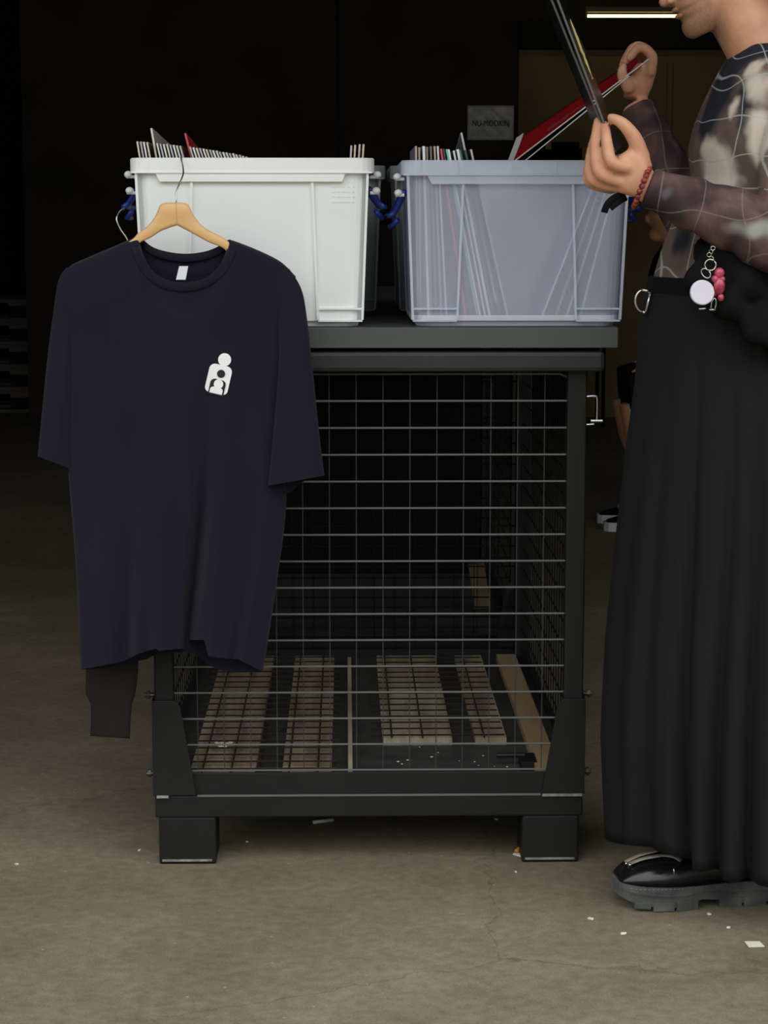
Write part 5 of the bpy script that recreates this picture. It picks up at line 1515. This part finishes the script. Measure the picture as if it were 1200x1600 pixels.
# ================================================================ BACKGROUND PERSON
def build_far():
    Y = 4.5
    def X(px, py): return W(px, py, Y).x
    def Zf(py): return W(1000, py, Y).z
    hipx = X(1085, 600); knx = X(972, 628); anx = X(1018, 785); ftx = X(938, 810)
    zk = 0.50
    base = Vector(((hipx + knx) / 2, Y, 0))
    p = thing('person', 'person in black shorts and black t-shirt sitting on a stool deep in the dark hall', 'person', base)
    sk = skin('tan_skin', (200, 146, 110), (178, 126, 92))
    bm = bmesh.new()
    for s in (-1, 1):
        tube(bm, [(hipx, Y + s * 0.08, 0.56), ((hipx + knx) / 2, Y + s * 0.10, 0.54), (knx + 0.03, Y + s * 0.11, zk + 0.01)], [0.09, 0.075, 0.058], 18)
        tube(bm, [(knx + 0.03, Y + s * 0.11, zk + 0.01), (knx + 0.05, Y + s * 0.11, 0.38), (anx - 0.02, Y + s * 0.11, 0.22), (anx, Y + s * 0.11, 0.08)], [0.058, 0.052, 0.046, 0.034], 18)
        tube(bm, [(anx, Y + s * 0.11, 0.07), (anx - 0.12, Y + s * 0.11, 0.045)], [0.034, 0.03], 12)
    sp = [(0.52, hipx + 0.02, 0.12, 0.17), (0.62, hipx + 0.02, 0.11, 0.16), (0.78, hipx, 0.10, 0.14), (0.95, hipx - 0.04, 0.11, 0.17), (1.04, hipx - 0.06, 0.09, 0.18), (1.09, hipx - 0.07, 0.05, 0.08)]
    rings(bm, [[Vector((cx - a * math.cos(2 * math.pi * k / 24), Y + b * math.sin(2 * math.pi * k / 24), z)) for k in range(24)] for z, cx, a, b in sp])
    tube(bm, [(hipx - 0.07, Y, 1.04), (hipx - 0.09, Y, 1.17)], [0.055, 0.05], 16)
    hc = Vector((hipx - 0.10, Y, 1.235))
    ball(bm, hc, 0.1, 0.95, 0.75, 1.15, 20); ball(bm, hc + Vector((-0.098, 0, -0.01)), 0.016, 1, 0.7, 1.3, 10); ball(bm, hc + Vector((-0.06, 0, -0.075)), 0.035, 1, 1, 0.9, 12)
    for s in (-1, 1):
        tube(bm, [(hipx - 0.05, Y + s * 0.17, 1.01), (hipx - 0.03, Y + s * 0.22, 0.80), (hipx - 0.12, Y + s * 0.17, 0.68), (hipx - 0.2, Y + s * 0.13, 0.645)], [0.045, 0.04, 0.03, 0.026], 14)
        for k in range(4): tube(bm, [(hipx - 0.2, Y + s * (0.11 + 0.014 * k), 0.645), (hipx - 0.245, Y + s * (0.11 + 0.014 * k), 0.64), (hipx - 0.275, Y + s * (0.11 + 0.014 * k), 0.628)], [0.009, 0.008, 0.006], 8)
        tube(bm, [(hipx - 0.19, Y + s * 0.11, 0.655), (hipx - 0.23, Y + s * 0.09, 0.65)], [0.011, 0.008], 8)
    o = obj('body', bm, sk, p); voxel(o, 0.007, 3)
    bm = bmesh.new()
    for s in (-1, 1):
        tube(bm, [(hipx + 0.04, Y + s * 0.085, 0.56), ((hipx + knx) / 2, Y + s * 0.10, 0.56), (knx + 0.0, Y + s * 0.11, zk + 0.045)], [0.12, 0.11, 0.092], 20)
    rings(bm, [[Vector((hipx + 0.02 - a * math.cos(2 * math.pi * k / 24), Y + b * math.sin(2 * math.pi * k / 24), z)) for k in range(24)] for z, a, b in ((0.475, 0.13, 0.18), (0.6, 0.14, 0.18), (0.72, 0.13, 0.17))])
    o = obj('shorts', bm, M['black'], p); voxel(o, 0.009, 3)
    bm = bmesh.new()
    rings(bm, [[Vector((cx - a * math.cos(2 * math.pi * k / 24), Y + b * math.sin(2 * math.pi * k / 24), z)) for k in range(24)] for z, cx, a, b in ((0.58, hipx, 0.16, 0.19), (0.7, hipx - 0.02, 0.15, 0.18), (0.85, hipx - 0.03, 0.14, 0.18), (1.0, hipx - 0.06, 0.13, 0.21), (1.07, hipx - 0.07, 0.10, 0.2), (1.12, hipx - 0.08, 0.06, 0.075))])
    for s in (-1, 1): tube(bm, [(hipx - 0.06, Y + s * 0.14, 1.03), (hipx - 0.05, Y + s * 0.20, 0.92), (hipx - 0.04, Y + s * 0.22, 0.82)], [0.07, 0.066, 0.062], 16)
    o = obj('t_shirt', bm, M['black'], p); voxel(o, 0.009, 3)
    bm = bmesh.new(); ball(bm, hc + Vector((0.02, 0, 0.03)), 0.105, 0.98, 0.82, 1.0, 20); ball(bm, hc + Vector((0.04, 0, -0.06)), 0.075, 0.8, 0.95, 1.6, 16)
    o = obj('hair', bm, M['hair2'], p); voxel(o, 0.008, 3)
    for s in (-1, 1):
        yy = Y + s * 0.11; rs = []; Xs = anx
        for x, hw, h in ((-0.20, 0.02, 0.03), (-0.19, 0.035, 0.045), (-0.14, 0.045, 0.06), (-0.07, 0.045, 0.08), (0.0, 0.038, 0.11), (0.05, 0.036, 0.11), (0.07, 0.02, 0.09)):
            rs.append([Vector((Xs + x, yy - hw * math.cos(math.pi * k / 10), 0.02 + (h - 0.02) * math.sin(math.pi * k / 10))) for k in range(11)])
        bm = bmesh.new(); rings(bm, rs); so = obj('trainer', bm, M['black'], p, smooth=True)
        bm = bmesh.new(); rings(bm, [[Vector((Xs + x, yy + q_ * hw, z)) for q_, z in ((-1, 0.0), (1, 0.0), (1, 0.035), (-1, 0.035))] for x, hw in ((-0.205, 0.02), (-0.19, 0.04), (-0.14, 0.048), (-0.03, 0.042), (0.05, 0.04), (0.075, 0.022))])
        obj('sole', bm, M['whiteshoe'], so, label='white trainer sole')
    st = thing('stool', 'black round stool carrying the seated person deep in the dark hall', 'stool', (hipx + 0.02, Y, 0))
    bm = bmesh.new(); cyl(bm, (hipx + 0.02, Y, 0.45), (0, 0, 1), 0.17, 0.04, 28); obj('seat', bm, M['black'], st, bevel=0.006)
    for k in range(4):
        a = R_(45 + 90 * k); bm = bmesh.new()
        tube(bm, [(hipx + 0.02 + 0.11 * math.cos(a), Y + 0.11 * math.sin(a), 0.43), (hipx + 0.02 + 0.16 * math.cos(a), Y + 0.16 * math.sin(a), 0.0)], 0.012, 8)
        obj('leg', bm, M['steel'], st)
build_far()

# ================================================================ FLOOR LITTER
bm = bmesh.new(); a = G(489, 1285, 0.004); b = G(521, 1281, 0.004)
tube(bm, [a, a.lerp(b, 0.3), b], 0.0036, 10)
tag(obj('cigarette', bm, M['paper'], smooth=True), 'white cigarette lying on the concrete under the cage front', 'cigarette')
c = G(1179, 1475, 0.001)
bm = bmesh.new(); p = [G(1163, 1471, 0.0012), G(1187, 1471, 0.0012), G(1195, 1479, 0.0012), G(1170, 1480, 0.0012)]; quadslab(bm, p, 0.0008)
tag(obj('paper_scrap', bm, M['paper']), 'white rectangular paper scrap on the concrete in the lower right', 'paper scrap')
bm = bmesh.new(); a = G(806, 1331, 0.005); b = G(811, 1326, 0.009)
t = thing('cigarette_butt', 'orange cigarette butt on white paper beside the right front foot of the cage', 'cigarette butt', G(808, 1334, 0))
tube(bm, [a, b], 0.0042, 10); obj('filter', bm, M['filter'], t, smooth=True)
bm = bmesh.new(); quadslab(bm, [G(801, 1335, 0.001), G(806, 1330, 0.002), G(816, 1333, 0.001), G(814, 1339, 0.001)], 0.001); obj('paper_wrap', bm, M['paper'], t)
litter = [(923, 1435, 4, 'pale chip on the concrete in front of the black shoe toe'), (1138, 1449, 3, 'tiny pale chip on the concrete just below the black shoe'), (974, 1458, 4, 'pale chip on the concrete below and left of the shoe'),
          (218, 1328, 3, 'pale chip on the concrete left of the left front cage foot'), (386, 1315, 2, 'tiny pale chip on the concrete right of the left front cage foot'), (806, 1362, 2, 'tiny pale chip on the concrete below the orange cigarette butt'),
          (775, 1280, 3, 'pale chip in the shade under the right of the cage'), (1108, 1428, 3, 'tiny pale chip touching the front of the black shoe sole'), (26, 1350, 3, 'pale chip on the concrete at the far left of the photo')]
for (px, py, s, lb) in litter:
    c = G(px, py, 0.0015); r = s * 0.0007
    bm = bmesh.new(); ax = Vector((math.cos(px), math.sin(px), 0)); obox(bm, c, ax, Vector((-ax.y, ax.x, 0)), Vector((0, 0, 1)), r * 1.6, r, 0.0012)
    for v in bm.verts: v.co += Vector((random.uniform(-r, r) * .4, random.uniform(-r, r) * .4, 0))
    tag(obj('debris_chip', bm, M['paper']), lb, 'debris')
for k in range(16):
    px = random.uniform(600, 830); py = random.uniform(1160, 1200); c = G(px, py, 0.1515); r = random.uniform(0.0008, 0.0022)
    bm = bmesh.new(); ball(bm, c, r, 1.4, 1, 0.6, 8)
    tag(obj('debris_crumb', bm, M['paper']), 'tiny white crumb on the black floor sheet inside the front cage', 'debris', 'white crumbs on the cage floor')
